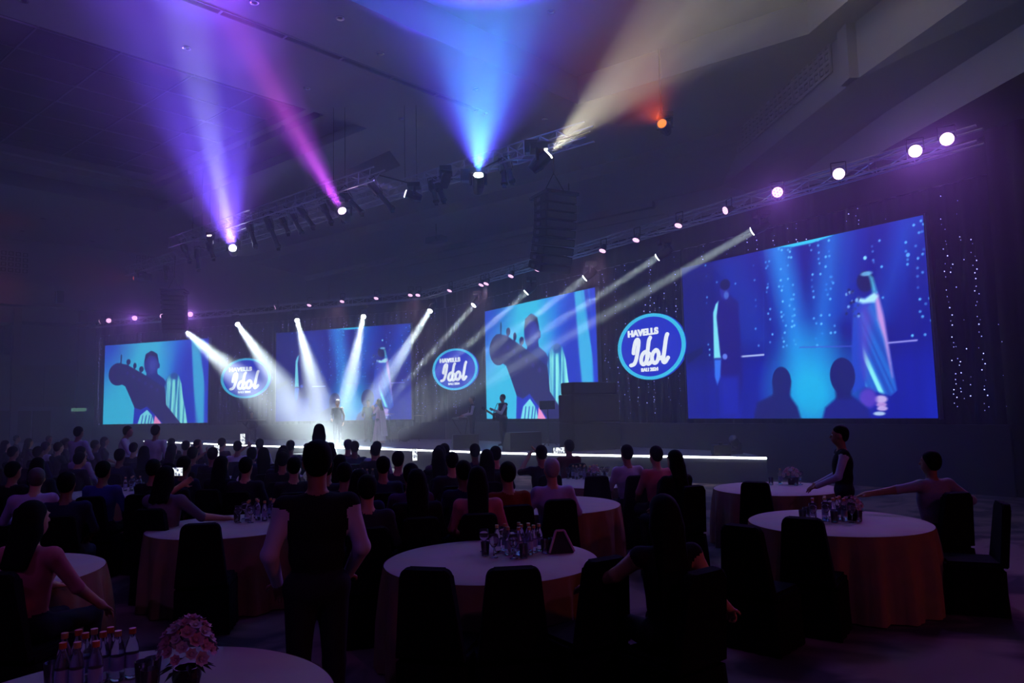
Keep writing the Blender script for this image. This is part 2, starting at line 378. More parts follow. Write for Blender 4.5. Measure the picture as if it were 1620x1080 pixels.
# stage deck with lit front edge
SF = [Vector(p) for p in ((5.95, 17.35), (1.6, 20.05), (-.41, 21.6), (-4.7, 25.45), (-10.1, 29.55), (-19.3, 38.2))]
WB = [V + UL * 18.2 + NL * .25, V + NL * .2 + NR * .2, V + UR * 15.6 + NR * .25]
t = thing('stage', 'low grey stage platform with a white light strip along its front edge', 'stage', (0, 0, 0))
bm = new_bm(); add_prism(bm, SF + WB, .60, .66); obj('deck', bm, M_STAGE, t)
bm = new_bm(); strip(bm, SF, 0, .6); obj('front_board', bm, M_FRONT, t)
bm = new_bm()
for a, b in zip(SF, SF[1:]):
    d = (b - a).normalized(); n = Vector((d.y, -d.x)); n = n if n.y < 0 else -n; L = (b - a).length
    add_box(bm, (0, 0, .615), (L, .03, .66), Matrix(((d.x, n.x, 0, a.x), (d.y, n.y, 0, a.y), (0, 0, 1, 0), (0, 0, 0, 1))))
obj('light_strip', bm, M_STRIP, t)
# access steps at the front, each tread edged with light
t = thing('stage_steps', 'low access steps with a lit tread at the stage front', 'steps')
sd_ = (SF[4] - SF[3]).normalized(); sn_ = Vector((sd_.y, -sd_.x)); sn_ = sn_ if sn_.y < 0 else -sn_
SM = Matrix(((sd_.x, sn_.x, 0, SF[3].x), (sd_.y, sn_.y, 0, SF[3].y), (0, 0, 1, 0), (0, 0, 0, 1)))
for k in range(2):
    bm = new_bm(); add_box(bm, (2.0, .04, 0), (4.4, .75 - .35 * k, .2 + .2 * k), SM); obj('tread', bm, M_FRONT, t)
bm = new_bm(); add_box(bm, (2.0, .755, .17), (4.4, .775, .205), SM); obj('light_strip', bm, M_STRIP, t)

# star curtains, header drape and skirt on both wings
def curtain(name, u, n, s0, s1, z0, z1, m, amp=.05, wl=.32, off=0., label=None, cat='curtain'):
    N = int((s1 - s0) / .08); bm = new_bm(); prev = None; L = s0
    for i in range(N + 1):
        s = s0 + (s1 - s0) * i / N; d = off + amp * math.sin(s / wl * 2 * math.pi) + amp * .5 * math.sin(s * 7.3)
        p = V + u * s + n * d; c = (bm.verts.new((p.x, p.y, z0)), bm.verts.new((p.x, p.y, z1)))
        if prev: bm.faces.new((prev[0], c[0], c[1], prev[1]))
        prev = c
    o = obj(name, bm, m, None, True)
    if label: tag(o, label, cat)
    return o
cl = curtain('star_curtain', UL, NL, 0.02, 22.2, 1.40, 6.5, M_STAR, label='navy curtain pricked with tiny lights behind the left screen and the main screen')
cr_ = curtain('star_curtain', UR, NR, 0.02, 22.1, 1.40, 6.5, M_STAR, label='navy curtain pricked with tiny lights behind the two right-hand screens')
curtain('header_drape', UL, NL, .1, 22.2, 6.5, 7.3, M_BLACK, .03, .5, .06, 'plain black header drape along the top of the left half of the set', 'drape')
curtain('header_drape', UR, NR, .1, 22.1, 6.5, 7.3, M_BLACK, .03, .5, .06, 'plain black header drape along the top of the right half of the set', 'drape')
for u, n, lab in ((UL, NL, 'dark backing board under the left and main screens'), (UR, NR, 'dark backing board under the two right-hand screens')):
    P = V + n * .12; bm = new_bm(); M = Matrix(((u.x, n.x, 0, P.x), (u.y, n.y, 0, P.y), (0, 0, 1, 0), (0, 0, 0, 1)))
    add_box(bm, (.1, 0, .0), (22.1, .08, 1.40), M); tag(obj('backing_board', bm, mat('navy backing board', rgb(26, 26, 46), .7), None), lab, 'board')
dr = curtain('masking_drape', UR, NR, 22.0, 29, 0, 7.4, M_BLACK, .07, .45, .1, 'black masking drape at the right end of the stage set', 'drape')
# pinprick lights of the star cloth
M_STARLED = mat('blue white pin light', (0, 0, 0, 1), emit=(.36, .36, 1, 1), estr=4.5, sample=False)
SCREENS = dict(A=(UL, NL, 21.1, 13.62), B=(UL, NL, 9.29, 1.7), C=(UR, NR, 3.6, 10.3), D=(UR, NR, 14.07, 20.83))
def star_points(u, n, parent, spans):
    bm = new_bm(); s = .2; R = rnd
    while s < 21.8:
        s += R.uniform(.12, .42); dens = R.choice((.04, .1, .3, .55, .8)); z = R.uniform(1.45, 1.8); top = R.choice((6.3, 6.3, 5.2))
        while z < top:
            z += R.choice((.07, .09, .12, .16))
            if R.random() > dens: continue
            if 1.53 < z < 5.9 and any(a < s < b for a, b in spans): continue
            p = V + u * (s + R.uniform(-.05, .05)) + n * .14; r = R.choice((.006, .008, .010, .014)) * (1 if u is UL else .85)
            vs = [bm.verts.new((p.x + dx * r * 1.1, p.y + dy * r * 1.1, z + dz * r)) for dx, dy, dz in ((1, 0, 0), (0, 1, 0), (-1, 0, 0), (0, -1, 0), (0, 0, 1), (0, 0, -1))]
            for i in range(4):
                j = (i + 1) % 4; bm.faces.new((vs[i], vs[j], vs[4])); bm.faces.new((vs[j], vs[i], vs[5]))
    o = obj('pin_lights', bm, M_STARLED, parent); o['kind'] = 'stuff'
star_points(UL, NL, cl, ((1.6, 9.4), (13.5, 21.2))); star_points(UR, NR, cr_, ((3.5, 10.4), (13.95, 20.95)))

# ------------------------------------------------------------------ pictures on the LED screens
class Canvas:
    def __init__(c, W, H):
        c.W, c.H = W, H; c.u, c.v = np.meshgrid((np.arange(W) + .0) / (W - 1), (np.arange(H) + .0) / (H - 1)); c.img = np.zeros((H, W, 3)); c.rng = np.random.RandomState(3)
    def put(c, mask, col, a=1.):
        k = (np.clip(mask, 0, 1) * a)[..., None]; c.img = c.img * (1 - k) + np.array(col, float) * k
    def poly(c, pts, soft=.006):
        out = np.full(c.u.shape, 1e9); ins = np.zeros(c.u.shape, bool); P = np.array(pts, float); asp = c.W / c.H
        for (x0, y0), (x1, y1) in zip(P, np.roll(P, -1, 0)):
            cond = (y0 > c.v) != (y1 > c.v); dy = (y1 - y0) or 1e-9
            ins ^= cond & (c.u < (x1 - x0) * (c.v - y0) / dy + x0)
            ex, ey = (x1 - x0) * asp, y1 - y0; wx, wy = (c.u - x0) * asp, c.v - y0
            t = np.clip((wx * ex + wy * ey) / (ex * ex + ey * ey + 1e-12), 0, 1); out = np.minimum(out, np.hypot(wx - ex * t, wy - ey * t))
        return np.clip(.5 + np.where(ins, out, -out) / (2 * soft), 0, 1)
    def ell(c, x, y, rx, ry, soft=.1):
        d = np.hypot((c.u - x) / rx, (c.v - y) / ry); return np.clip((1 + soft / 2 - d) / soft, 0, 1)
    def line(c, pts, w): # polyline of half width w (in v units)
        out = np.full(c.u.shape, 1e9); asp = c.W / c.H
        for (x0, y0), (x1, y1) in zip(pts, pts[1:]):
            ex, ey = (x1 - x0) * asp, y1 - y0; wx, wy = (c.u - x0) * asp, c.v - y0
            t = np.clip((wx * ex + wy * ey) / (ex * ex + ey * ey + 1e-12), 0, 1); out = np.minimum(out, np.hypot(wx - ex * t, wy - ey * t))
        return np.clip(1.3 - out / w, 0, 1)
    def streak(c, n, seed, jit=.0):
        r = np.random.RandomState(seed); f = np.interp(c.u + jit * c.v, np.linspace(-.5, 1.5, n * 2), r.rand(n * 2)); return f
def sv(u, s0, s1): return (s0, s1)
def uvA(X, Y):                                     # survey of the left screen
    q = at_w(X / 3, 360 + Y / 3, V, UL); s = (Vector((q.x, q.y)) - V).dot(UL); return ((21.1 - s) / 7.48, (5.88 - q.z) / 4.32)
def uvD(X, Y):
    q = at_w(1080 + X / 3, 360 + Y / 3, V, UR); s = (Vector((q.x, q.y)) - V).dot(UR); return ((s - 14.07) / 6.76, (5.92 - q.z) / 4.34)
def picture_guitar():
    c = Canvas(300, 172); u, v = c.u, c.v; q = lambda L: [uvA(*p) for p in L]
    base = np.zeros((c.H, c.W, 3)); cyan = np.array((52, 190, 232.)); deep = np.array((24, 52, 190.)); mid = np.array((28, 110, 225.))
    k = np.clip((u - .52) / .2, 0, 1)[..., None]; base = cyan * (1 - k) + mid * k; k2 = np.clip((u - .62 + .22 * (v - .4)) / .16, 0, 1)[..., None]; base = base * (1 - k2) + deep * k2
    tl = np.clip(1 - np.hypot(u / .36, v / .45), 0, 1)[..., None]; base = base * (1 - tl) + np.array((26, 48, 190.)) * tl
    ed = np.clip((.16 - u) / .2, 0, 1)[..., None] * np.clip((.75 - v) / .5, 0, 1)[..., None]; base = base * (1 - .8 * ed) + np.array((30, 84, 214.)) * .8 * ed
    c.img = base
    sk = c.streak(46, 5, -.10) * c.streak(17, 9, -.16); c.put(np.clip((u - .83 - .05 * v) / .02, 0, 1) * np.clip((.985 - u) / .02, 0, 1) * np.clip(sk * 3.4 - .55, 0, 1), (60, 196, 236), .85)
    c.put(np.clip((u - .955) / .02, 0, 1), (30, 60, 205), .8)
    dark = (33, 30, 96)
    # lower left body of the player, sleeve and pink patch
    c.put(c.poly(q([(662, 850), (725, 838), (800, 925), (655, 930)])), (28, 50, 190)); c.put(c.poly(q([(676, 930), (690, 888), (722, 862), (748, 892), (756, 930)])), (120, 226, 240))
    for x in (694, 710, 726, 738): c.put(c.line(q([(x, 930), (x + 8, 890)]), .010), (40, 90, 190))
    c.put(c.poly(q([(752, 930), (760, 888), (792, 930)])), (246, 150, 206))
    # man's head, neck and shoulders
    c.put(c.poly(q([(718, 700), (722, 670), (768, 670), (772, 695), (800, 715), (830, 760), (830, 930), (700, 800), (708, 722)])), (30, 40, 130))
    x, y = uvA(742, 645); c.put(c.ell(x, y, .070, .150, .12), (40, 46, 140)); x, y = uvA(748, 655); c.put(c.ell(x, y, .035, .08, .9), (62, 74, 176), .8)
    c.put(c.ell(*uvA(776, 655), .012, .035, .3), (40, 46, 140)); c.put(c.poly(q([(708, 640), (715, 602), (742, 586), (770, 600), (775, 635), (760, 612), (735, 606)])), (26, 26, 84))
    # woman's long hair
    hair = c.poly(q([(812, 720), (828, 695), (850, 688), (872, 700), (884, 740), (890, 800), (902, 860), (912, 930), (806, 930), (806, 840), (800, 790)]))
    c.put(hair, (34, 120, 190)); st = c.streak(90, 2, .03) * .6 + c.streak(40, 4, -.05) * .6; c.put(hair * np.clip((st - .45) * 3.5, 0, 1) * np.clip((v - .41) / .10, 0, 1), (140, 244, 238)); c.put(hair * np.clip((.40 - st) * 5, 0, 1), (24, 44, 130), .8)
    c.put(c.ell(*uvA(850, 704), .032, .04, .5), (30, 60, 150), .7)
    # guitar head stock in silhouette with tuners
    c.put(c.ell(*uvA(585, 696), .098, .142, .05), dark)
    c.put(c.poly(q([(575, 644), (625, 650), (700, 692), (770, 735), (806, 760), (812, 840), (884, 930), (800, 930), (722, 846), (690, 862), (662, 852), (640, 800), (618, 752), (600, 742)])), dark)
    for (x0, y0, x1, y1, r) in ((600, 612, 597, 660, .010), (634, 634, 630, 672, .028), (664, 652, 660, 690, .022), (695, 668, 690, 705, .030)):
        c.put(c.line(q([(x0, y0), (x1, y1)]), .012), dark); x, y = uvA(x0, y0 + 4); c.put(c.ell(x, y, r * .75, .036, .2), dark)
    for i in range(6): c.put(c.ell(*uvA(630 + 28 * i, 690 + 16 * i), .014, .02, .8), (64, 50, 150), .7)
    return c.img
def picture_singer():
    c = Canvas(330, 212); u, v = c.u, c.v; q = lambda L: [uvD(*p) for p in L]
    a = np.array((16, 24, 140.)); c.img = np.zeros((c.H, c.W, 3)) + a
    c.put(np.clip((.26 - u) / .1, 0, 1), (14, 20, 110), .7); c.put(np.clip((u - .8) / .15, 0, 1) * np.clip((.6 - v), 0, 1), (18, 60, 190), .9); c.put(np.clip((v - .62) / .1, 0, 1), (20, 34, 176), .5); c.put(np.clip((u - .93) / .05, 0, 1) * np.clip((v - .5) / .4, 0, 1), (24, 44, 200), .6)
    c.put(c.streak(60, 11), (10, 14, 96), .25)
    def shaft(pa, pb, pc, pd, col, al, soft=.06): c.put(c.poly(q([pa, pb, pc, pd]), soft), col, al)
    shaft((420, 60), (545, 60), (680, 800), (560, 800), (22, 120, 226), .75); shaft((690, 0), (805, 0), (720, 800), (600, 800), (22, 120, 226), .7); shaft((440, 60), (520, 60), (650, 700), (590, 700), (36, 150, 236), .5)
    c.put(c.ell(*uvD(645, 780), .14, .26, 1.3), (24, 176, 226), .9); shaft((820, -20), (880, -30), (840, 420), (740, 420), (18, 80, 206), .5); shaft((1060, -60), (1165, -60), (1010, 420), (940, 420), (18, 90, 214), .45); shaft((190, 150), (330, 130), (470, 560), (300, 560), (18, 70, 190), .35)
    c.put(c.poly(q([(480, 92), (560, 90), (650, 72), (740, 40), (806, 2), (806, -30), (480, 60)]), .004), (44, 196, 236))
    for k in range(70):                                   # strings of lights seen on the screen
        pass
    r = np.random.RandomState(8)
    for X in (205, 150, 290, 378, 440, 448, 500, 510, 545, 560, 655, 690, 722, 740, 745, 950, 985, 1115, 1160, 1185, 1195):
        for y in np.arange(.02, .62, .03):
            if r.rand() < .35:
                x0, _ = uvD(X, 300); c.put(c.ell(x0 + r.uniform(-.006, .006), y + r.uniform(-.01, .01), .0042, .0065, .8), (96, 190, 255), r.uniform(.3, 1))
    c.put(c.ell(*uvD(900, 142), .006, .010, .6), (130, 215, 255)); c.put(c.ell(*uvD(1103, 128), .006, .010, .6), (90, 170, 255))
    c.put(c.line(q([(310, 606), (420, 597)]), .006), (170, 190, 240)); c.put(c.line(q([(590, 562), (840, 556)]), .004), (70, 80, 200), .8); c.put(c.line(q([(1005, 541), (1145, 528)]), .005), (150, 150, 235)); c.put(c.line(q([(420, 300), (420, 590)]), .003), (40, 70, 170), .6)
    c.put(c.poly(q([(50, 600), (130, 560), (130, 590), (60, 640)])), (10, 16, 80), .8)
    # man standing at the left
    c.put(c.poly(q([(188, 350), (215, 320), (260, 318), (300, 350), (320, 700), (305, 885), (225, 885), (220, 700), (190, 610)]), .01), (24, 18, 120)); c.put(c.poly(q([(215, 700), (300, 700), (308, 885), (222, 885)]), .02), (22, 40, 180), .7)
    c.put(c.ell(*uvD(236, 295), .025, .062, .25), (36, 42, 150)); c.put(c.ell(*uvD(236, 268), .025, .034, .3), (14, 14, 80)); c.put(c.ell(*uvD(242, 318), .012, .022, .6), (70, 110, 200), .8)
    c.put(c.poly(q([(180, 400), (192, 360), (205, 345), (196, 420), (214, 600), (218, 612), (184, 614)]), .006), (120, 220, 240)); c.put(c.poly(q([(186, 620), (218, 620), (214, 700), (200, 740), (188, 700)]), .008), (50, 110, 230)); c.put(c.ell(*uvD(236, 606), .012, .018, .5), (90, 120, 220))
    # singer in a long gown
    c.put(c.poly(q([(846, 352), (880, 335), (955, 312), (985, 420), (1050, 762), (1022, 786), (955, 770), (905, 745), (842, 776), (836, 560), (842, 420)]), .008), (30, 66, 190))
    g = c.poly(q([(880, 400), (960, 330), (1050, 762), (1022, 786), (940, 765), (905, 742)]), .008); st = c.streak(120, 21, -.25); c.put(g, (34, 108, 205), .8); c.put(g * np.clip((st - .55) * 3, 0, 1) * np.clip((v - .35) / .35, 0, 1), (130, 232, 240)); c.put(g * np.clip((.35 - st) * 3, 0, 1), (24, 40, 160), .7)
    c.put(c.poly(q([(944, 318), (962, 312), (990, 420), (1012, 560), (1030, 700), (1016, 640), (990, 520), (960, 430)]), .01), (206, 150, 226), .9); c.put(c.poly(q([(878, 390), (905, 360), (930, 420), (900, 700), (885, 600)]), .03), (110, 60, 190), .6)
    c.put(c.poly(q([(866, 330), (900, 334), (945, 302), (962, 322), (945, 350), (890, 356), (868, 348)]), .008), (166, 226, 246)); c.put(c.ell(*uvD(902, 252), .03, .055, .25), (18, 18, 84)); c.put(c.poly(q([(915, 215), (938, 235), (956, 300), (936, 302), (926, 250)]), .01), (80, 190, 224), .9); c.put(c.ell(*uvD(906, 216), .02, .012, .6), (110, 190, 235), .8)
    for k in range(26): c.put(c.ell(*uvD(r.uniform(800, 872), r.uniform(282, 415)), .005, .008, .7), [(40, 60, 150), (120, 170, 230), (20, 20, 90)][k % 3], .9)
    for (x, y, w, h, col) in ((975, 805, .022, .02, (214, 190, 240)), (978, 830, .018, .012, (190, 150, 220)), (982, 848, .018, .012, (206, 180, 236)), (968, 872, .02, .01, (190, 220, 246)), (915, 800, .03, .05, (90, 60, 190))): c.put(c.ell(*uvD(x, y), w, h, .5), col, .85)
    # heads of guests in front of the filming camera
    dk = (22, 26, 104)
    c.put(c.ell(*uvD(505, 722), .040, .085, .06), dk); c.put(c.poly(q([(372, 900), (390, 822), (462, 785), (548, 795), (580, 840), (598, 900)]), .01), dk); c.put(c.poly(q([(462, 720), (548, 720), (545, 800), (465, 800)]), .01), dk)
    c.put(c.ell(*uvD(793, 695), .046, .098, .06), dk); c.put(c.poly(q([(698, 900), (712, 845), (775, 790), (845, 790), (915, 850), (930, 900)]), .01), (24, 30, 128)); c.put(c.poly(q([(752, 700), (838, 700), (835, 805), (765, 805)]), .01), dk)
    return c.img
def lin_np(a): a = np.clip(a / 255., 0, 1); return np.where(a <= .04045, a / 12.92, ((a + .055) / 1.055) ** 2.4)
def mat_display(name, gain):
    m = bpy.data.materials.new(name); m.use_nodes = True; nt = m.node_tree; b = nt.nodes['Principled BSDF']; b.inputs['Base Color'].default_value = (.004, .004, .006, 1); b.inputs['Roughness'].default_value = .5
    at = nt.nodes.new('ShaderNodeVertexColor'); at.layer_name = 'picture'; nt.links.new(at.outputs[0], b.inputs['Emission Color']); b.inputs['Emission Strength'].default_value = gain
    return m
M_DISP = mat_display('LED display', 1.25)
def display_mesh(img, width, height):
    H, W, _ = img.shape; xs = np.linspace(0, width, W); zs = np.linspace(height, 0, H)
    co = np.stack([np.tile(xs, H), np.repeat(zs, W), np.zeros(H * W)], 1)
    i = np.arange(H * W).reshape(H, W); f = np.stack([i[1:, :-1], i[1:, 1:], i[:-1, 1:], i[:-1, :-1]], -1).reshape(-1, 4)
    me = bpy.data.meshes.new('display'); me.from_pydata(co.tolist(), [], f.tolist())
    ca = me.color_attributes.new('picture', 'FLOAT_COLOR', 'POINT'); ca.data.foreach_set('color', np.concatenate([lin_np(img).reshape(-1, 3), np.ones((H * W, 1))], 1).astype(np.float32).ravel())
    me.materials.append(M_DISP); return me
PIC_G, PIC_S = picture_guitar(), picture_singer()
for key, img, lab in (('A', PIC_G, 'LED screen showing a guitar head, hung between the panelled side wall and the oval sign'), ('B', PIC_S, 'main LED screen behind the singer showing her live picture'),
                      ('C', PIC_G, 'LED screen showing a guitar head behind the guitarist'), ('D', PIC_S, 'large LED screen showing the singer, beside the black masking drape')):
    u, n, s0, s1 = SCREENS[key]; e = u if s1 > s0 else -u; wd_ = abs(s1 - s0); P = V + u * s0 + n * .32
    t = thing('led_screen', lab, 'screen', (P.x, P.y, 1.54)); M = frame(Vector((0, 0)), e, n, 0)
    o = obj('display', display_mesh(img, wd_, 4.34), None, t); o.matrix_local = M
    bm = new_bm(); add_box(bm, (-.02, -.02, -.14), (wd_ + .02, 4.36, -.01)); o = obj('panel_back', bm, M_METAL, t); o.matrix_local = M
    for x in (-.05, wd_ + .02): bm = new_bm(); add_box(bm, (x, -.03, -.14), (x + .03, 4.37, .01)); o = obj('edge_trim', bm, mat('thin edge trim', rgb(120, 120, 140), .4, .5), t); o.matrix_local = M

# ------------------------------------------------------------------ oval signs
M_SB = mat('sign blue', (0, 0, 0, 1), emit=rgb(30, 48, 205), estr=1); M_SC = mat('sign cyan rim', (0, 0, 0, 1), emit=rgb(58, 196, 238), estr=1.05); M_SW = mat('sign white letters', (0, 0, 0, 1), emit=rgb(238, 246, 255), estr=1.1)
def text_mesh(body, width, height, bold=.02):
    cu = bpy.data.curves.new('t', 'FONT'); cu.body = body; cu.size = 1; cu.offset = bold; cu.extrude = .012; cu.align_x = 'CENTER'; cu.align_y = 'CENTER'; cu.space_character = 1.02
    o = bpy.data.objects.new('t', cu); COL.objects.link(o); dg = bpy.context.evaluated_depsgraph_get(); me = bpy.data.meshes.new_from_object(o.evaluated_get(dg)); bpy.data.objects.remove(o)
    c = np.zeros(len(me.vertices) * 3); me.vertices.foreach_get('co', c); c = c.reshape(-1, 3); lo, hi = c.min(0), c.max(0); mid = (lo + hi) / 2
    c[:, 0] = (c[:, 0] - mid[0]) * width / (hi[0] - lo[0]); c[:, 1] = (c[:, 1] - mid[1]) * height / (hi[1] - lo[1]); me.vertices.foreach_set('co', c.ravel()); me.update(); me.materials.clear(); return me
def nz(p): x, y = p; return ((x - 567) / 432, ((553 - .1 * (x - 567)) - y) / 415)
def smooth_path(pts, k=3):
    P = [np.array(p) for p in pts]; P = [2 * P[0] - P[1]] + P + [2 * P[-1] - P[-2]]; out = []
    for i in range(1, len(P) - 2):
        for j in range(k):
            t = j / k; out.append(.5 * (2 * P[i] + (P[i + 1] - P[i - 1]) * t + (2 * P[i - 1] - 5 * P[i] + 4 * P[i + 1] - P[i + 2]) * t * t + (3 * P[i] - P[i - 1] - 3 * P[i + 1] + P[i + 2]) * t ** 3))
    return out + [P[-2]]
LET = {'letter_i': [[(350, 640), (362, 570), (384, 490), (410, 462), (426, 485), (418, 560), (394, 680), (372, 750), (345, 785), (310, 796)]],
       'letter_d': [[(556, 640), (512, 618), (472, 652), (450, 716), (456, 768), (486, 776), (522, 730), (550, 640)], [(578, 440), (560, 480), (546, 560), (528, 690), (522, 752), (546, 772), (590, 730)]],
       'letter_o': [[(640, 598), (606, 636), (590, 700), (606, 752), (640, 752), (670, 700), (676, 632), (652, 596), (632, 610)], [(672, 690), (700, 700), (724, 680)]],
       'letter_l': [[(792, 402), (776, 450), (756, 560), (736, 680), (728, 738), (752, 744), (790, 690)]]}
def oval_sign(cx, cy, u, n, e, lab, rx, rz):
    q = at_w(cx, cy, V + n * (.35 if n is not NM else 1.0), u); t = thing('oval_sign', lab, 'sign', (q.x, q.y, q.z)); M = frame(Vector((0, 0)), e, n, 0)
    def part(name, bm, m, par=None):
        o = obj(name, bm, m, par or t)
        if par is None: o.matrix_local = M
        return o
    N = 48; bm = new_bm(); pts = [(rx * math.cos(2 * math.pi * i / N), rz * math.sin(2 * math.pi * i / N)) for i in range(N)]; add_prism(bm, pts, -.08, 0); disc = part('disc', bm, M_SB)
    bm = new_bm(); I = []
    for k in (.905, 1.0):
        I.append([[bm.verts.new((x * k, y * k, z)) for x, y in pts] for z in (.0, .03)])
    for i in range(N):
        j = (i + 1) % N
        bm.faces.new((I[0][1][i], I[0][1][j], I[1][1][j], I[1][1][i])); bm.faces.new((I[1][1][i], I[1][1][j], I[1][0][j], I[1][0][i])); bm.faces.new((I[0][0][i], I[0][0][j], I[0][1][j], I[0][1][i]))
    part('rim', bm, M_SC)
    me = text_mesh('HAVELLS', .92 * rx, .215 * rz, .055); o = obj('lettering', me, M_SW, t); o.matrix_local = M @ Matrix.Translation((-.195 * rx, .455 * rz, .03))
    me = text_mesh('BALI 2024', .5 * rx, .115 * rz, .03); o = obj('lettering', me, M_SW, t); o.matrix_local = M @ Matrix.Translation((-.03 * rx, -.69 * rz, .03))
    for nm, strokes in LET.items():
        bm = new_bm()
        for st in strokes:
            P = [(x * rx, y * rz, .03) for x, y in smooth_path([nz(p) for p in st])]
            for a, b in zip(P, P[1:]): add_tube(bm, a, b, .043 * rx, n=8)
            for a in P: add_sphere(bm, a, .043 * rx, 8, 5)
        part(nm, bm, M_SW)
NM = (NL + NR).normalized(); EM = (UR - UL).normalized()
for cx, cy, u, n, e, rx, rz, lab in ((388.5, 598, UL, NL, -UL, 1.58, 1.0, 'blue oval sign with cyan rim hung between the left screen and the main screen'), (719.5, 584, EM, NM, EM, 1.30, .885, 'blue oval sign with cyan rim hung between the main screen and the guitarist'), (1029, 548, UR, NR, UR, 1.39, 1.0, 'blue oval sign with cyan rim hung just left of the large right screen')):
    oval_sign(cx, cy, u, n, e, lab, rx, rz)
# ================================================================== haze and stage lighting
def haze_material():
    m = bpy.data.materials.new('thin haze'); m.use_nodes = True; nt = m.node_tree; nt.nodes.clear()
    o = nt.nodes.new('ShaderNodeOutputMaterial'); v = nt.nodes.new('ShaderNodeVolumeScatter'); v.inputs['Density'].default_value = .017; v.inputs['Anisotropy'].default_value = .38
    v.inputs['Color'].default_value = (1, 1, 1, 1); nt.links.new(v.outputs[0], o.inputs['Volume']); return m
bm = new_bm(); add_prism(bm, [(-24, 9), (10.9, 9), (10.7, 12), (9.5, 19.6), (8.6, 26.4), (-17, 46.5), (-24, 44)], .02, 12.4)
tag(obj('haze', bm, haze_material()), 'thin stage haze hanging in the air over the stage and the audience', 'haze', kind='stuff')

M_LENS_W = mat('white hot lens', (0, 0, 0, 1), emit=(.9, .95, 1, 1), estr=14, sample=False)
def lens_mat(name, c, s): return mat(name, (0, 0, 0, 1), emit=(*c, 1), estr=s, sample=False)
def spot(parent, loc, d, col, energy, deg, blend=.35, size=.05, name='beam', gobo=0):
    l = bpy.data.lights.new(name, 'SPOT'); l.energy = energy; l.color = col; l.spot_size = math.radians(deg); l.spot_blend = blend; l.shadow_soft_size = size
    o = bpy.data.objects.new(name, l); COL.objects.link(o); o.location = loc; o.rotation_mode = 'QUATERNION'; o.rotation_quaternion = look(d); o.parent = parent
    if gobo:
        l.use_nodes = True; nt = l.node_tree; em = nt.nodes['Emission']; g = nt.nodes.new('ShaderNodeNewGeometry'); vt = nt.nodes.new('ShaderNodeVectorTransform'); vt.vector_type = 'VECTOR'; vt.convert_from = 'WORLD'; vt.convert_to = 'OBJECT'
        n = nt.nodes.new('ShaderNodeTexNoise'); n.inputs['Scale'].default_value = gobo; n.inputs['Detail'].default_value = 1
        cr = nt.nodes.new('ShaderNodeMapRange'); cr.inputs[1].default_value = .35; cr.inputs[2].default_value = .62; cr.inputs[3].default_value = .25; cr.inputs[4].default_value = 1.7
        nt.links.new(g.outputs['Incoming'], vt.inputs[0]); nt.links.new(vt.outputs[0], n.inputs['Vector']); nt.links.new(n.outputs['Fac'], cr.inputs[0]); nt.links.new(cr.outputs[0], em.inputs['Strength'])
    return o
def disc_beam(parent, loc, d, col, watt, deg, dia, name='beam'):
    """collimated beam leaving the whole lens"""
    l = bpy.data.lights.new(name, 'AREA'); l.shape = 'DISK'; l.size = dia; l.spread = math.radians(deg); l.energy = watt; l.color = col
    o = bpy.data.objects.new(name, l); COL.objects.link(o); o.location = loc; o.rotation_mode = 'QUATERNION'; o.rotation_quaternion = look(d); o.parent = parent; return o
def moving_head(loc, d, label, lens, beams, group=None, k=1., hang=True):
    """base box, forked yoke and a barrel turned towards d; its lens sits on the beam's start"""
    d = Vector(d).normalized(); t = thing('moving_head_light', label, 'stage light', loc, 0, group)
    c = -d * .26 * k; s = 1 if hang else -1
    bm = new_bm(); add_box(bm, (-.17 * k, -.17 * k, s * .30 * k - .06 * k), (.17 * k, .17 * k, s * .30 * k + .06 * k), Matrix.Translation(c)); obj('base', bm, M_METAL, t)
    a = Vector((d.y, -d.x, 0)); a = a.normalized() if a.length > .1 else Vector((1, 0, 0)); bm = new_bm()
    for q in (-1, 1): add_tube(bm, c + a * q * .17 * k + Vector((0, 0, s * .26 * k)), c + a * q * .17 * k, .035 * k)
    add_tube(bm, c - a * .19 * k + Vector((0, 0, s * .24 * k)), c + a * .19 * k + Vector((0, 0, s * .24 * k)), .035 * k); obj('yoke', bm, M_METAL, t)
    bm = new_bm(); add_tube(bm, c - d * .2 * k, c - d * .02 * k, .10 * k, .145 * k, 14); add_tube(bm, c - d * .02 * k, -d * .02 * k, .145 * k, .125 * k, 14); h = obj('head', bm, M_METAL, t)
    bm = new_bm(); add_tube(bm, -d * .019 * k, d * .004, .11 * k, .105 * k, 16); obj('lens', bm, lens, h)
    for i, (col, e, deg, bl, gb) in enumerate(beams): spot(t, d * .03, d, col, e, deg, bl, .10 * k, gobo=gb)
    return t
# ten white beams crossing over centre stage, hung along both wings of the set
TGT = Vector((-6.1, 26.6, .7)); OFFS = V + (NL + NR).normalized() * 1.3
BEAMS = [(293, 523), (376, 513), (470, 507), (575, 501), (680, 492), (749, 483), (832, 463), (925, 440), (1040, 407), (1190, 366)]
for i, (x, y) in enumerate(BEAMS):
    p = at_w(x, y, V + (NL if x < 700 else NR) * 1.25, UL if x < 700 else UR)
    lab = ('white beam moving light hung over the left and main screens, aimed at centre stage' if x < 700 else 'white beam moving light hung over the right half of the set, aimed at centre stage')
    dv = TGT + Vector((.25 * (i - 4.5), -.12 * (i - 4.5), 0)) - p; t = moving_head(p, dv, lab, M_LENS_W, [], 'white beam lights over the set'); disc_beam(t, dv.normalized() * .03, dv, (.76, .93, 1), 140 if x < 700 else 50, 10.5 if x < 700 else 3.5, .2)
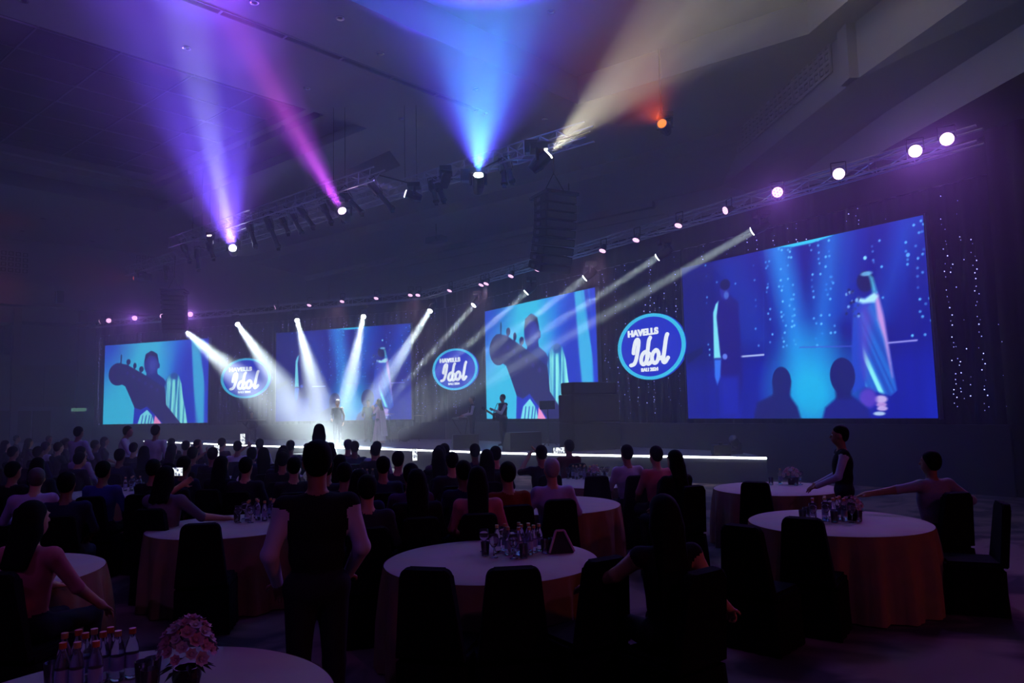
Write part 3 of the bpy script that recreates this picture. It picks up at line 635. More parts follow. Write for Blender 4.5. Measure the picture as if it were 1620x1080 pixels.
# box truss
def truss(name, a, b, w_, label, cat='truss', step=.6):
    a, b = Vector(a), Vector(b); t = thing(name, label, cat, a); L = (b - a).length; d = (b - a) / L; s = Vector((-d.y, d.x, 0)).normalized(); up = Vector((0, 0, 1)); h = w_ / 2
    C = [s * i * h + up * j * h for i, j in ((-1, -1), (1, -1), (1, 1), (-1, 1))]
    for c in C:
        bm = new_bm(); add_tube(bm, c, c + d * L, .028, n=6); obj('chord', bm, M_ALU, t)
    bm = new_bm(); N = int(L / step)
    for i in range(N):
        for k in range(4):
            p, q = C[k] + d * (i * step), C[(k + 1) % 4] + d * ((i + 1) * step)
            add_tube(bm, p, q, .014, n=4, caps=False); add_tube(bm, C[k] + d * (i * step), C[(k + 1) % 4] + d * (i * step), .012, n=4, caps=False)
    o = obj('lattice', bm, M_ALU, t); return t
HT = 9.6
def tz(px, py, z=HT): return at_z(px, py, z)
T1a, T1b = tz(275, 385), tz(600, 277)
truss('lighting_truss', T1a, T1b, .45, 'aluminium box truss carrying profile spotlights under the dark coffer')
T2a, T2b = Vector((-20.3, 38.2, HT)), Vector((2.3, 19.75, HT))
truss('lighting_truss', T2a, T2b, .45, 'longer aluminium box truss carrying the coloured beam lights over the stage front')
for u, n, L, lab in ((UL, NL, 22, 'slim truss along the top of the left half of the set'), (UR, NR, 22.4, 'slim truss along the top of the right half of the set')):
    p = V + n * 1.25 + u * .3; q = V + n * 1.25 + u * L; truss('set_truss', (p.x, p.y, 6.95), (q.x, q.y, 6.95), .3, lab, step=.8)
# truss suspension cables
for i, (P, lab) in enumerate(((T1a.lerp(T1b, .15), 'pair of thin steel cables holding the dark end of the shorter truss'), (T1a.lerp(T1b, .85), 'pair of thin steel cables holding the lit end of the shorter truss'), (T2a.lerp(T2b, .3), 'pair of thin steel cables holding the longer truss beyond the shorter one'), (T2a.lerp(T2b, .75), 'pair of thin steel cables holding the longer truss near the hanging speakers'))):
    bm = new_bm()
    for s in (-.2, .2): add_tube(bm, (P.x + s, P.y, HT + .2), (P.x + s, P.y, 12.48), .012, n=4)
    tag(obj('suspension_cable', bm, M_METAL), lab, 'cable')
# the coloured beams under the ceiling
def aim(px, py, z): return at_z(px, py, z)
def outrigger(t, p, start):
    """arm that carries a lamp from the nearest truss chord"""
    best = None
    for a, b in ((T1a, T1b), (T2a, T2b)):
        d = b - a; k = max(0, min(1, (p - a).dot(d) / d.dot(d))); q = a + d * k
        if best is None or (q - p).length < (best - p).length: best = q
    bm = new_bm(); add_tube(bm, start, best - p, .025); obj('outrigger_arm', bm, M_METAL, t)
def ceil_beam(px, py, to, label, lens, beams, k=1.25, z=9.0, toz=12.2, arm=True):
    p = at_z(px, py, z); q = at_z(to[0], to[1], toz); t = moving_head(p, q - p, label, lens, beams, None, k)
    if arm: outrigger(t, p, -(q - p).normalized() * .26 * k + Vector((0, 0, .34 * k)))
    return t
ceil_beam(368, 392, (286, -20), 'moving light throwing a white and violet beam up past the dark coffer', lens_mat('violet white lens', (.8, .85, 1), 30), [((.60, .68, 1), 62000, 6, .9, 0), ((.14, .07, 1), 52000, 20, .8, 0), ((.26, .09, 1), 8000, 36, 1., 0)], 1.3, z=8.7, toz=11.4)
ceil_beam(541, 333, (372, 40), 'moving light throwing a magenta beam up towards the dark coffer', lens_mat('pink lens', (1, .62, .95), 26), [((.95, .12, .85), 40000, 8, .9, 0), ((.42, .05, .9), 24000, 20, 1., 0)], 1.2, z=8.7, toz=11.5)
ceil_beam(757, 276, (765, 0), 'moving light throwing a wide cyan fan of light onto the ceiling', lens_mat('cyan white lens', (.85, 1, 1), 32), [((.04, .50, 1), 25000, 52, .8, 26), ((.09, .06, 1), 26000, 80, .9, 0), ((.20, .85, 1), 5000, 26, .9, 26)], 1.3, z=8.8)
ceil_beam(868, 243, (1125, -10), 'moving light throwing a warm white beam towards the bulkhead grilles', lens_mat('warm white lens', (1, .97, .85), 32), [((1, .93, .68), 19000, 40, .8, 18), ((1, .95, .75), 5000, 18, .9, 0)], 1.3, z=8.4, toz=12.0)
ceil_beam(641, 306, (300, 190), 'moving light with a small violet-white beam on the lit truss end', lens_mat('violet lens', (.85, .8, 1), 9), [((.42, .3, 1), 6000, 13, .5, 0)], 1.2, toz=11.2)
ceil_beam(331, 372, (300, 250), 'small moving light with a faint pink lens among the profile spotlights', lens_mat('faint pink lens', (1, .6, .8), 6), [((.9, .2, .8), 1500, 16, .6, 0)], .8, toz=11.5)
t = ceil_beam(1047, 195, (1000, 120), 'moving light glowing orange through a patterned gobo near the bulkhead', lens_mat('orange lens', (1, .22, .02), 1.7), [((1, .10, .02), 900, 70, .9, 30)], 1.25, z=10.2, toz=10.6, arm=False)
bm = new_bm(); add_tube(bm, (0, 0, .3), (0, 0, 12.48 - 10.2), .03); obj('hanging_pole', bm, M_METAL, t)
ceil_beam(213, 440, (110, 436), 'moving light with a small red lens at the far end of the longer truss', lens_mat('red lens', (1, .10, .06), 3), [((1, .10, .05), 500, 60, .8, 0)], 1.2, z=9.05, toz=9.3)
# pink and violet wash lights along the top of the set
PARS = [(158, 509), (172, 507), (213, 503), (257, 500), (301, 497), (435, 486), (489, 483), (541, 477), (595, 472), (649, 467), (661, 467), (711, 460), (761, 451), (769, 449), (808, 437), (850, 427), (953, 397), (1006, 380), (1073, 357), (1147, 333), (1230, 304), (1327, 275), (1448, 239), (1498, 220)]
M_PAR = lens_mat('pink wash lens', (1, .52, .88), 2.0); M_PARV = lens_mat('violet wash lens', (1, .66, 1), 4)
def par_light(p, d, lab, lens, grp, k=1.):
    d = Vector(d).normalized(); t = thing('wash_light', lab, 'stage light', p, 0, grp)
    bm = new_bm(); add_tube(bm, -d * .26 * k, -d * .01, .09 * k, .135 * k, 14); h = obj('housing', bm, M_METAL, t)
    bm = new_bm(); add_tube(bm, -d * .012, d * .003, .122 * k, .122 * k, 18); obj('lens', bm, lens, h)
    bm = new_bm()
    for i in range(7):
        a = d.orthogonal().normalized(); b = d.cross(a); r = .075 * k if i else 0; pp = (a * math.cos(i * math.pi / 3) + b * math.sin(i * math.pi / 3)) * r + d * .004
        add_tube(bm, pp, pp + d * .004, .012 * k, n=6)
    obj('lens_dot', bm, mat('dark lens dot', rgb(150, 60, 150), .5), h)
    a = Vector((d.y, -d.x, 0)).normalized(); bm = new_bm()
    for q in (-1, 1): add_tube(bm, -d * .13 + a * q * .15 * k, -d * .13 + a * q * .15 * k + Vector((0, 0, .26)), .012, n=5)
    add_tube(bm, -d * .13 - a * .15 * k + Vector((0, 0, .26)), -d * .13 + a * .15 * k + Vector((0, 0, .26)), .012, n=5); obj('yoke', bm, M_METAL, t); return t
for i, (x, y) in enumerate(PARS):
    u, n = (UL, NL) if x < 700 else (UR, NR); p = at_w(x, y, V + n * 1.62, u)
    to = CAM - p if (x < 310 or x > 1200) else Vector((n.x, n.y, -1.9)); d = to.normalized()
    if x == 1147 or x in (158, 435): d = Vector((-.9, -.25, -.35))
    lab = 'round violet wash light shining into the room above the large right screen' if x > 1200 else ('round pink wash light shining into the room above the left screen' if x < 310 else 'round pink wash light tipped down over the stage')
    t = par_light(p, d, lab, M_PARV if x > 1300 else M_PAR, 'wash lights along the top of the set', 1. if (x > 1200 or x < 310) else .8)
    if x in (213, 301, 1230, 1448, 1498): spot(t, d * .05, (Vector((p.x * .25, 5, .8)) - p), (.42, .13, 1), {213: 700, 301: 700, 1230: 350, 1448: 350, 1498: 350}[x], 75, 1., .1)
    if x in (541, 661, 769, 953): spot(t, d * .05, d, (1, .52, .88), 180, 100, 1., .1, 'wash_beam')
# profile spotlights on the front truss: (top of barrel, end of barrel) in the survey
PROF = [((288, 385), (300, 412)), ((312, 395), (314, 425)), ((330, 385), (338, 408)), ((392, 352), (404, 388)), ((421, 343), (440, 390)), ((446, 345), (456, 368)), ((459, 336), (477, 368)), ((474, 328), (495, 358)), ((510, 322), (524, 351)), ((521, 316), (543, 348)), ((541, 304), (572, 336)), ((586, 290), (620, 330)),
        ((263, 418), (262, 443)), ((683, 288), (690, 318)), ((690, 288), (702, 316)), ((796, 258), (798, 290)), ((800, 255), (810, 286))]
for i, (a, b) in enumerate(PROF):
    p, q = at_z(*a, HT - .15), None; q = at_y(*b, p.y - .25)
    d = (q - p); L = d.length; d.normalize()
    t = thing('profile_spotlight', 'unlit black profile spotlight hanging from the lighting truss', 'stage light', p, 0, 'profile spotlights on the trusses')
    bm = new_bm(); add_tube(bm, (0, 0, 0), d * L * .45, .13, .12, 10); add_tube(bm, d * L * .45, d * L, .085, .085, 10); add_tube(bm, d * L * .97, d * L * 1.03, .11, .11, 10); o = obj('barrel', bm, M_METAL, t)
    s = d.cross(Vector((0, 1, 0))).normalized(); bm = new_bm()
    for e in (-1, 1): add_tube(bm, s * e * .14 + d * L * .4, s * e * .14 + Vector((0, 0, .15)), .014, n=5)
    add_tube(bm, s * -.14 + Vector((0, 0, .15)), s * .14 + Vector((0, 0, .15)), .014, n=5); obj('yoke', bm, M_METAL, t)
    bm = new_bm()
    for e in (-1, 1): add_box(bm, (-.06, -.005, -.12), (.06, .005, .0), Matrix.Translation(d * L * 1.03) @ Matrix.Rotation(e * .35, 4, 'X')); 
    obj('barn_door', bm, M_METAL, t); outrigger(t, p, Vector((0, 0, .15)))
for px, py, lab in ((738, 277, 'small boxy floodlight hanging beside the cyan fan light'), (840, 232, 'small boxy floodlight hanging beside the warm white light'), (233, 438, 'small boxy floodlight hanging near the red lens')):
    p = at_z(px, py, 9.15); t = thing('floodlight', lab, 'stage light', p); bm = new_bm(); add_box(bm, (-.18, -.12, -.2), (.18, .12, .16)); obj('housing', bm, M_METAL, t); bm = new_bm(); add_box(bm, (-.15, -.125, -.215), (.15, .1, -.2)); obj('lens', bm, mat('grey glass', rgb(150, 150, 165), .1), t); outrigger(t, p, Vector((0, 0, .16)))
# unlit moving light on the longer truss
p = at_z(702, 296, 9.1); q = at_z(600, 702, .66) + Vector((0, 0, .95)); t = moving_head(p, q - p, 'unlit moving light turned to the stage, hanging between profile spotlights', mat('dark lens', rgb(40, 42, 50), .1), [], None, 1.1); outrigger(t, p, Vector((0, 0, .4)))
# projectors and small boxes under the stage soffit
for px, py, z, lab in ((690, 379, 10.9, 'black projector hanging under the stage soffit'), (901, 332, 10.6, 'small black box loudspeaker hanging behind the tall speaker array')):
    p = at_z(px, py, z); t = thing('projector' if px < 800 else 'box_speaker', lab, 'projector' if px < 800 else 'speaker', p, -.65); k = 1 if px < 800 else .6
    bm = new_bm(); add_box(bm, (-.55 * k, -.3 * k, -.16), (.55 * k, .3 * k, .16)); bmesh.ops.bevel(bm, geom=bm.edges[:], offset=.03, segments=1, affect='EDGES'); obj('housing', bm, M_METAL, t); bm = new_bm(); add_tube(bm, (.25 * k, -.3 * k, 0), (.25 * k, -.42 * k, 0), .09, .1, 12); obj('lens' if px < 800 else 'horn', bm, mat('dark lens', rgb(40, 42, 50), .1), t); bm = new_bm(); add_tube(bm, (0, 0, .16), (0, 0, 1.2), .03); obj('hanging_pole', bm, M_METAL, t)
# hung line arrays of curved speaker cabinets
def line_array(px, ytop, ybot, y, face, label, n=9):
    top = at_y(px, ytop, y); bot = at_y(px, ybot, y); t = thing('speaker_array', label, 'speaker', (top.x, top.y, bot.z)); H = top.z - bot.z
    Mz = Matrix.Rotation(face, 4, 'Z'); ch = H / n
    for i in range(n):
        z = H - ch * (i + .5); tilt = .02 + .045 * i; off = -.012 * i * i * .55
        bm = new_bm(); w2, dp = .52, .42
        vs = add_box(bm, (-w2, -dp, -ch * .47), (w2, dp * .8, ch * .47)); bmesh.ops.bevel(bm, geom=bm.edges[:], offset=.02, segments=1, affect='EDGES')
        o = obj('cabinet', bm, mat('matt black speaker paint', rgb(13, 13, 15), .85, spec=.15), t); o.matrix_local = Mz @ Matrix.Translation((0, -off, z)) @ Matrix.Rotation(tilt, 4, 'X')
        bm = new_bm(); add_box(bm, (-w2 * .9, -dp - .012, -ch * .38), (w2 * .9, -dp + .004, ch * .38)); g = obj('grille', bm, mat('speaker grille', rgb(14, 14, 18), .7), o)
        for sx in (-1, 1): bm = new_bm(); add_box(bm, (sx * (w2 + .012) - .012, -.1, -ch * .2), (sx * (w2 + .012) + .012, .1, ch * .2)); obj('handle', bm, mat('grey plate', rgb(60, 60, 70), .5, .5), o)
    bm = new_bm(); add_box(bm, (-.55, -.5, H), (.55, .55, H + .09)); add_tube(bm, (0, 0, H), (0, 0, H + .16), .03); o = obj('rigging_frame', bm, M_METAL, t); o.matrix_local = Mz
    bm = new_bm()
    for sx in (-.35, .35): add_tube(bm, (sx, 0, H + .08), (0, 0, H + .75), .014, n=5)
    add_tube(bm, (0, 0, H + .7), (0, 0, HT - bot.z), .022, n=5); o = obj('cable', bm, M_METAL, t)
    return t
line_array(877, 313, 424, 21.0, math.radians(28), 'tall curved black speaker array hanging beside the warm white light')
line_array(276, 462, 522, 34.5, math.radians(12), 'curved black speaker array hanging over the left screen')
# ================================================================== people: one continuous skin per figure
def sdf_prim(p, P):
    if p[0] == 'c':
        _, a, b, r0, r1 = p[:5]; a = np.array(a, float); ab = np.array(b, float) - a; t = np.clip(((P - a) @ ab) / max(ab @ ab, 1e-9), 0, 1)
        return np.linalg.norm(P - a - t[..., None] * ab, axis=-1) - (r0 + (r1 - r0) * t)
    _, c, r, R = p[:4]; q = (P - np.array(c, float)) @ R; r = np.array(r, float)
    k0 = np.linalg.norm(q / r, axis=-1); k1 = np.linalg.norm(q / (r * r), axis=-1); return k0 * (k0 - 1) / np.maximum(k1, 1e-6)
def prim_bounds(p):
    if p[0] == 'c': a, b = np.array(p[1]), np.array(p[2]); r = max(p[3], p[4]); return np.minimum(a, b) - r, np.maximum(a, b) + r
    c = np.array(p[1]); r = max(p[2]); return c - r, c + r
def skin_mesh(name, prims, h=.02, k=.035):
    lo = np.min([prim_bounds(p)[0] for p in prims], 0) - 3 * h; hi = np.max([prim_bounds(p)[1] for p in prims], 0) + 3 * h
    n = np.ceil((hi - lo) / h).astype(int) + 1; f = np.full(n, 1.0, np.float32); best = np.full(n, 1.0, np.float32); mid = np.zeros(n, np.int8)
    for p in prims:
        kk = p[-1] if p[-1] is not None else k; a, b = prim_bounds(p); pad = .06
        i0 = np.maximum(((a - pad - lo) / h).astype(int), 0); i1 = np.minimum(((b + pad - lo) / h).astype(int) + 2, n)
        g = np.stack(np.meshgrid(*[lo[i] + h * np.arange(i0[i], i1[i]) for i in range(3)], indexing='ij'), -1)
        d = sdf_prim(p, g).astype(np.float32); sl = tuple(slice(i0[i], i1[i]) for i in range(3))
        o = f[sl]; e = np.maximum(kk - np.abs(o - d), 0) / kk; f[sl] = np.minimum(o, d) - e * e * kk * .25
        bb = best[sl]; mm = d < bb; mid[sl] = np.where(mm, p[-2], mid[sl]); best[sl] = np.where(mm, d, bb)
    s = f < 0; c = np.zeros(np.array(n) - 1, np.int8)
    for dx in (0, 1):
        for dy in (0, 1):
            for dz in (0, 1): c += s[dx:n[0] - 1 + dx, dy:n[1] - 1 + dy, dz:n[2] - 1 + dz]
    act = (c > 0) & (c < 8); idx = np.full(act.shape, -1, np.int64); ijk = np.argwhere(act); idx[act] = np.arange(len(ijk))
    acc = np.zeros((len(ijk), 3)); cnt = np.zeros(len(ijk)); I, J, K = ijk.T
    for ax in range(3):
        o1, o2 = [a for a in range(3) if a != ax]
        for u in (0, 1):
            for v in (0, 1):
                p0 = [I.copy(), J.copy(), K.copy()]; p0[o1] += u; p0[o2] += v; p1 = [q.copy() for q in p0]; p1[ax] += 1
                f0, f1 = f[tuple(p0)], f[tuple(p1)]; cr = (f0 < 0) != (f1 < 0); t = np.where(cr, f0 / np.where(cr, f0 - f1, 1), 0)
                q = np.stack(p0, 1).astype(float); q[:, ax] += t; acc += np.where(cr[:, None], q, 0); cnt += cr
    verts = lo + h * acc / cnt[:, None]; faces = []; fm = []
    for ax in range(3):
        o1, o2 = [a for a in range(3) if a != ax]; a0 = [slice(None)] * 3; a1 = [slice(None)] * 3; a0[ax] = slice(0, -1); a1[ax] = slice(1, None)
        cr = s[tuple(a0)] != s[tuple(a1)]; e = np.argwhere(cr); e = e[(e[:, o1] > 0) & (e[:, o2] > 0) & (e[:, o1] < act.shape[o1]) & (e[:, o2] < act.shape[o2])]
        def cell(d1, d2): q = e.copy(); q[:, o1] -= d1; q[:, o2] -= d2; return idx[q[:, 0], q[:, 1], q[:, 2]]
        quad = np.stack([cell(1, 1), cell(0, 1), cell(0, 0), cell(1, 0)], 1); ins = s[e[:, 0], e[:, 1], e[:, 2]]; flip = ins if ax != 1 else ~ins
        quad[~flip] = quad[~flip][:, ::-1]; ok = (quad >= 0).all(1); faces.append(quad[ok]); fm.append(mid[e[:, 0], e[:, 1], e[:, 2]][ok])
    faces = np.concatenate(faces); fc = verts[faces].mean(1); bd = np.full(len(fc), 9.); fm = np.zeros(len(fc), np.int32)
    for p in prims: d = sdf_prim(p, fc); mm = d < bd; fm[mm] = p[-2]; bd[mm] = d[mm]
    me = bpy.data.meshes.new(name); me.from_pydata(verts.tolist(), [], faces.tolist())
    me.polygons.foreach_set('material_index', fm.astype(np.int32)); me.polygons.foreach_set('use_smooth', [True] * len(me.polygons)); me.update(); return me
I3 = np.eye(3)
def basis(up, fwd):
    """columns: right, forward, up"""
    u = np.array(up, float); u /= np.linalg.norm(u); f = np.array(fwd, float); f = f - u * (f @ u); f /= np.linalg.norm(f); return np.stack([np.cross(f, u), f, u], 1)
SKIN, TOP, BOT, SHOE, VEST = 0, 1, 2, 3, 4
def hand(pr, w, d, nrm, side, curl=.5, m=SKIN, fine=True):
    """palm, four unequal fingers with bends and a thumb leaving the side of the palm"""
    w = np.array(w, float); d = np.array(d, float); d /= np.linalg.norm(d); n = np.array(nrm, float); n = n - d * (n @ d); n /= np.linalg.norm(n); s = np.cross(d, n) * side
    pr.append(('c', w, w + d * .03, .026, .030, m, .02)); R = np.stack([s, d, n], 1); pr.append(('e', w + d * .055, (.038, .048, .016), R, m, .012))
    if not fine: pr.append(('e', w + d * .115 + n * .02 * curl, (.034, .045, .014), R, m, .012)); pr.append(('c', w + d * .03 + s * .03, w + d * .08 + s * .055, .013, .011, m, .01)); return
    for i, L in enumerate((.070, .080, .074, .058)):
        b = w + d * .095 + s * (.027 - .018 * i); a1 = curl * .7; p1 = b + (d * math.cos(a1) + n * math.sin(a1)) * L * .5; a2 = curl * 1.5; p2 = p1 + (d * math.cos(a2) + n * math.sin(a2)) * L * .5
        pr.append(('c', b - d * .02, p1, .0095, .009, m, .005)); pr.append(('c', p1, p2, .009, .0075, m, .004))
    b = w + d * .03 + s * .032; p1 = b + (d * .6 + s * .8) * .034 + n * .008; p2 = p1 + (d * .9 + s * .25 + n * .3 * curl) * .032
    pr.append(('c', b - s * .012, p1, .013, .011, m, .008)); pr.append(('c', p1, p2, .011, .009, m, .004))
def figure(J, sleeves='long', top=TOP, legs=BOT, w=1., fem=False, fine=False, vest=False, curl=.5, skirt=False, face=True):
    """tapered body around the joints J; local +Y is forward, +X the figure's right"""
    pr = []; g = {k: np.array(v, float) for k, v in J.items()}; up = g['neck'] - g['pelvis']; acr = g['rsh'] - g['lsh']; fw = np.cross(up, acr); R = basis(up, fw); L = lambda t: g['pelvis'] + up * t
    tm = VEST if vest else top; sc = .9 if fem else 1.
    pr.append(('e', g['pelvis'], (.168 * w, .120 * w, .125), R, legs, None)); pr.append(('e', L(.32), (.148 * w * sc, .112 * w, .150), R, tm, None))
    pr.append(('e', L(.66), (.166 * w * sc, .118 * w, .165), R, tm, None)); pr.append(('e', L(.55) + R[:, 1] * .02, (.150 * w * sc, .110 * w, .170), R, tm, None))
    pr.append(('c', g['lsh'], g['rsh'], .058 * w, .058 * w, tm, .05)); pr.append(('c', L(.92), g['head'] - R[:, 2] * .02, .056, .052, SKIN, .03))
    if fem: 
        for s in (-1, 1): pr.append(('e', L(.66) + R[:, 1] * .085 + R[:, 0] * .075 * s, (.06, .055, .06), R, tm, .03))
    hd = np.array(J.get('look', fw), float); H = basis((0, 0, 1) + .25 * (g['head'] - g['neck']), hd); c = g['head']; hp = lambda x, y, z: c + H @ np.array((x, y, z))
    pr.append(('e', hp(0, -.008, .02), (.076, .094, .098), H, SKIN, .03)); pr.append(('e', hp(0, .03, -.055), (.056, .062, .065), H, SKIN, .03))
    if face:
        pr.append(('c', hp(0, .086, .012), hp(0, .108, -.022), .010, .015, SKIN, .012)); pr.append(('e', hp(0, .084, -.058), (.026, .014, .010), H, SKIN, .012))
        for s in (-1, 1): pr.append(('e', hp(.076 * s, -.005, -.008), (.010, .020, .032), H, SKIN, .01)); pr.append(('e', hp(.030 * s, .082, .030), (.022, .012, .008), H, SKIN, .012))
    for s, q in ((-1, 'l'), (1, 'r')):
        sh, el, wr = g[q + 'sh'], g[q + 'el'], g[q + 'wr']; um = top if sleeves != 'none' else SKIN; lm = top if sleeves == 'long' else SKIN
        pr.append(('c', sh, el, .056 * w, .043 * w, um, .03)); pr.append(('c', el, wr, .042 * w if lm == SKIN else .046 * w, .028 if lm == SKIN else .034, lm, .02))
        d = wr - el; nn = J.get(q + 'palm', (0, 0, -1) if abs(d[2]) < .8 * np.linalg.norm(d) else (-s, 0, 0)); hand(pr, wr, J.get(q + 'hdir', d), nn, J.get(q + 'side', -s), J.get(q + 'curl', curl), SKIN, fine)
        hip, kn, an, to = g[q + 'hip'], g[q + 'kn'], g[q + 'an'], g[q + 'to']
        pr.append(('c', hip, kn, .088 * w, .060 * w, legs, .04)); pr.append(('c', kn, an, .060 * w, .043 * w, legs, .02)); pr.append(('c', an - (0, 0, .02), to, .044, .036, SHOE, .02)); pr.append(('c', an - np.array((0, .02, .04)), an, .04, .04, SHOE, .02))
    return pr
def seated(**k):
    J = dict(pelvis=(0, 0, .575), neck=(0, -.02, 1.09), head=(0, .02, 1.27), lsh=(-.175, -.01, 1.035), rsh=(.175, -.01, 1.035), lel=(-.255, .06, .79), rel=(.255, .06, .79), lwr=(-.15, .28, .675), rwr=(.15, .28, .675),
             lhip=(-.09, .04, .555), rhip=(.09, .04, .555), lkn=(-.13, .46, .53), rkn=(.13, .46, .53), lan=(-.13, .44, .10), ran=(.13, .44, .10), lto=(-.14, .60, .045), rto=(.14, .60, .045)); J.update(k); return J
def standing(**k):
    J = dict(pelvis=(0, 0, .95), neck=(0, -.01, 1.46), head=(0, .02, 1.635), lsh=(-.18, 0, 1.405), rsh=(.18, 0, 1.405), lel=(-.255, -.03, 1.13), rel=(.255, -.03, 1.13), lwr=(-.27, .06, .89), rwr=(.27, .06, .89),
             lhip=(-.09, 0, .93), rhip=(.09, 0, .93), lkn=(-.10, .02, .50), rkn=(.10, .02, .50), lan=(-.105, -.03, .10), ran=(.105, -.03, .10), lto=(-.12, .12, .045), rto=(.12, .12, .045)); J.update(k); return J
def hair_short(J):
    c = np.array(J['head'], float); return [('e', c + (0, -.022, .048), (.084, .096, .086), I3, 0, .03), ('e', c + (0, -.05, .0), (.078, .066, .085), I3, 0, .03)]
def hair_long(J, drop=.32, spread=1.):
    c = np.array(J['head'], float); n = np.array(J['neck'], float); pr = hair_short(J) + [('e', c + (0, -.05, -.05), (.092 * spread, .068, .13), I3, 0, .04)]
    pr += [('c', c + (s * .05, -.065, -.08), n + (s * .065 * spread, -.115, -drop + .12), .055, .030, 0, .04) for s in (-1, 0, 1)]; return pr
def hair_bun(J):
    c = np.array(J['head'], float); return hair_short(J) + [('e', c + (0, -.115, .03), (.045, .045, .045), I3, 0, .02)]
def cloth(name, c, n=.25): return mat(name, c, .9, noise=n, scale=14, bump=.15, spec=.2)
M_SKIN = [mat('brown skin', rgb(150, 102, 78), .55, noise=.12, scale=9), mat('tan skin', rgb(188, 138, 108), .55, noise=.12, scale=9), mat('dark brown skin', rgb(112, 72, 54), .55, noise=.12, scale=9)]
M_HAIR = mat('black hair', rgb(14, 12, 13), .8, spec=.15, noise=.5, scale=60); M_GREY = mat('white grey hair', rgb(168, 164, 162), .6, noise=.4, scale=50)
CL = {k: cloth(k + ' cloth', rgb(*v)) for k, v in dict(black=(26, 24, 30), charcoal=(44, 42, 52), white=(196, 192, 206), lavender=(170, 158, 196), navy=(34, 36, 64), maroon=(96, 34, 36), rust=(120, 54, 34), olive=(70, 68, 48), pink=(196, 110, 118), grey=(110, 106, 116), blue=(64, 74, 140), plum=(80, 50, 92), trousers=(34, 34, 44), denim=(46, 54, 84)).items()}
M_SHOE = mat('black shoe leather', rgb(16, 15, 17), .4)
M_EYE = mat('eye white', rgb(220, 220, 220), .2); M_IRIS = mat('dark iris', rgb(25, 18, 14), .2); M_LIP = mat('lip', rgb(150, 80, 76), .5)
def add_face(par, J, yaw_look=None):
    c = np.array(J['head'], float); hd = np.array(J.get('look', (0, 1, 0)), float); H = basis((0, 0, 1), hd); hp = lambda x, y, z: Vector((c + H @ np.array((x, y, z))).tolist())
    for s in (-1, 1):
        bm = new_bm(); add_sphere(bm, hp(.030 * s, .078, .012), .013, 8, 6); e = obj('eye', bm, M_EYE, par, True); bm = new_bm(); add_sphere(bm, hp(.030 * s, .088, .012), .006, 6, 5); obj('iris', bm, M_IRIS, e, True)
    bm = new_bm(); add_sphere(bm, hp(0, .092, -.057), .020, 8, 5, (1, .5, .35)); obj('mouth', bm, M_LIP, par, True)
def person(label, J, pos, yaw, prims, hair, mats, hair_m=M_HAIR, h=.02, group=None, body=None, hairme=None, face=False):
    t = thing('person', label, 'person', pos, yaw, group)
    me = body or skin_mesh('body', prims, h); b = obj('body', me, None, t)
    if not len(me.materials):
        for m in mats: me.materials.append(m)
    else:
        for sl, m in zip(b.material_slots, mats): sl.link = 'OBJECT'; sl.material = m
    hm = hairme or (skin_mesh('hair', hair, min(h, .016), .03) if hair else None)
    if hm is not None:
        o = obj('hair', hm, None, t)
        if not len(hm.materials): hm.materials.append(hair_m)
        else: o.material_slots[0].link = 'OBJECT'; o.material_slots[0].material = hair_m
    if face: add_face(b, J)
    return t
def face_to(p, q): return math.atan2(q[1] - p[1], q[0] - p[0]) - math.pi / 2       # yaw that turns +Y from p to q
STAGE_C = (-6.0, 26.5)
SK = M_SKIN
# ------------------------------------------------------------------ performers
SZ = .66
def on_stage(px, py): p = at_z(px, py, SZ); return (p.x, p.y, SZ)
# singer in a long pleated gown, seen from the side
p = on_stage(600, 702); J = standing(lel=(-.22, .10, 1.22), lwr=(-.05, .24, 1.44), rel=(.25, .10, 1.20), rwr=(.06, .25, 1.42), lpalm=(1, 0, 0), rpalm=(-1, 0, 0), lcurl=1.1, rcurl=1.1, look=(-.3, 1, 0))
t = person('singer in a long pale pink pleated gown holding a microphone at centre stage', J, p, math.radians(70), figure(J, 'short', fem=True, fine=True, w=.92), hair_long(J, .25), [SK[1], cloth('gown cloth', rgb(214, 170, 206), .15), CL['plum'], M_SHOE, CL['plum']], h=.012, face=True)
bm = new_bm(); N = 72; rings = []
for zz, r in ((1.14, .13), (1.0, .15), (.85, .175), (.6, .21), (.35, .24), (.15, .265), (.12, .26)):
    fold = .0 if zz > 1.05 else .035 * (1.12 - zz)
    rings.append([bm.verts.new(((r + fold * (1 if i % 4 < 2 else -1)) * math.cos(2 * math.pi * i / N), (r * .85 + fold * (1 if i % 4 < 2 else -1)) * math.sin(2 * math.pi * i / N), zz)) for i in range(N)])
for A, B in zip(rings, rings[1:]):
    for i in range(N): bm.faces.new((A[i], A[(i + 1) % N], B[(i + 1) % N], B[i]))
obj('gown_skirt', bm, cloth('gown cloth', rgb(214, 170, 206), .15), t, True)
bm = new_bm(); add_lathe(bm, [(.21, .02), (.22, .08), (.24, .14)], 40); obj('petticoat', bm, cloth('petticoat cloth', rgb(214, 120, 140)), t, True)
bm = new_bm(); N = 14; rows = []
for zz, hw, yy in ((1.43, .17, -.09), (1.2, .18, -.15), (.9, .19, -.19), (.55, .21, -.23), (.3, .22, -.26)):
    rows.append([bm.verts.new((hw * (2 * i / N - 1), yy + .02 * math.cos(i * 2.2), zz)) for i in range(N + 1)])
for A, B in zip(rows, rows[1:]):
    for i in range(N): bm.faces.new((A[i], A[i + 1], B[i + 1], B[i]))
obj('cape', bm, cloth('cape cloth', rgb(236, 206, 228), .1), t, True)
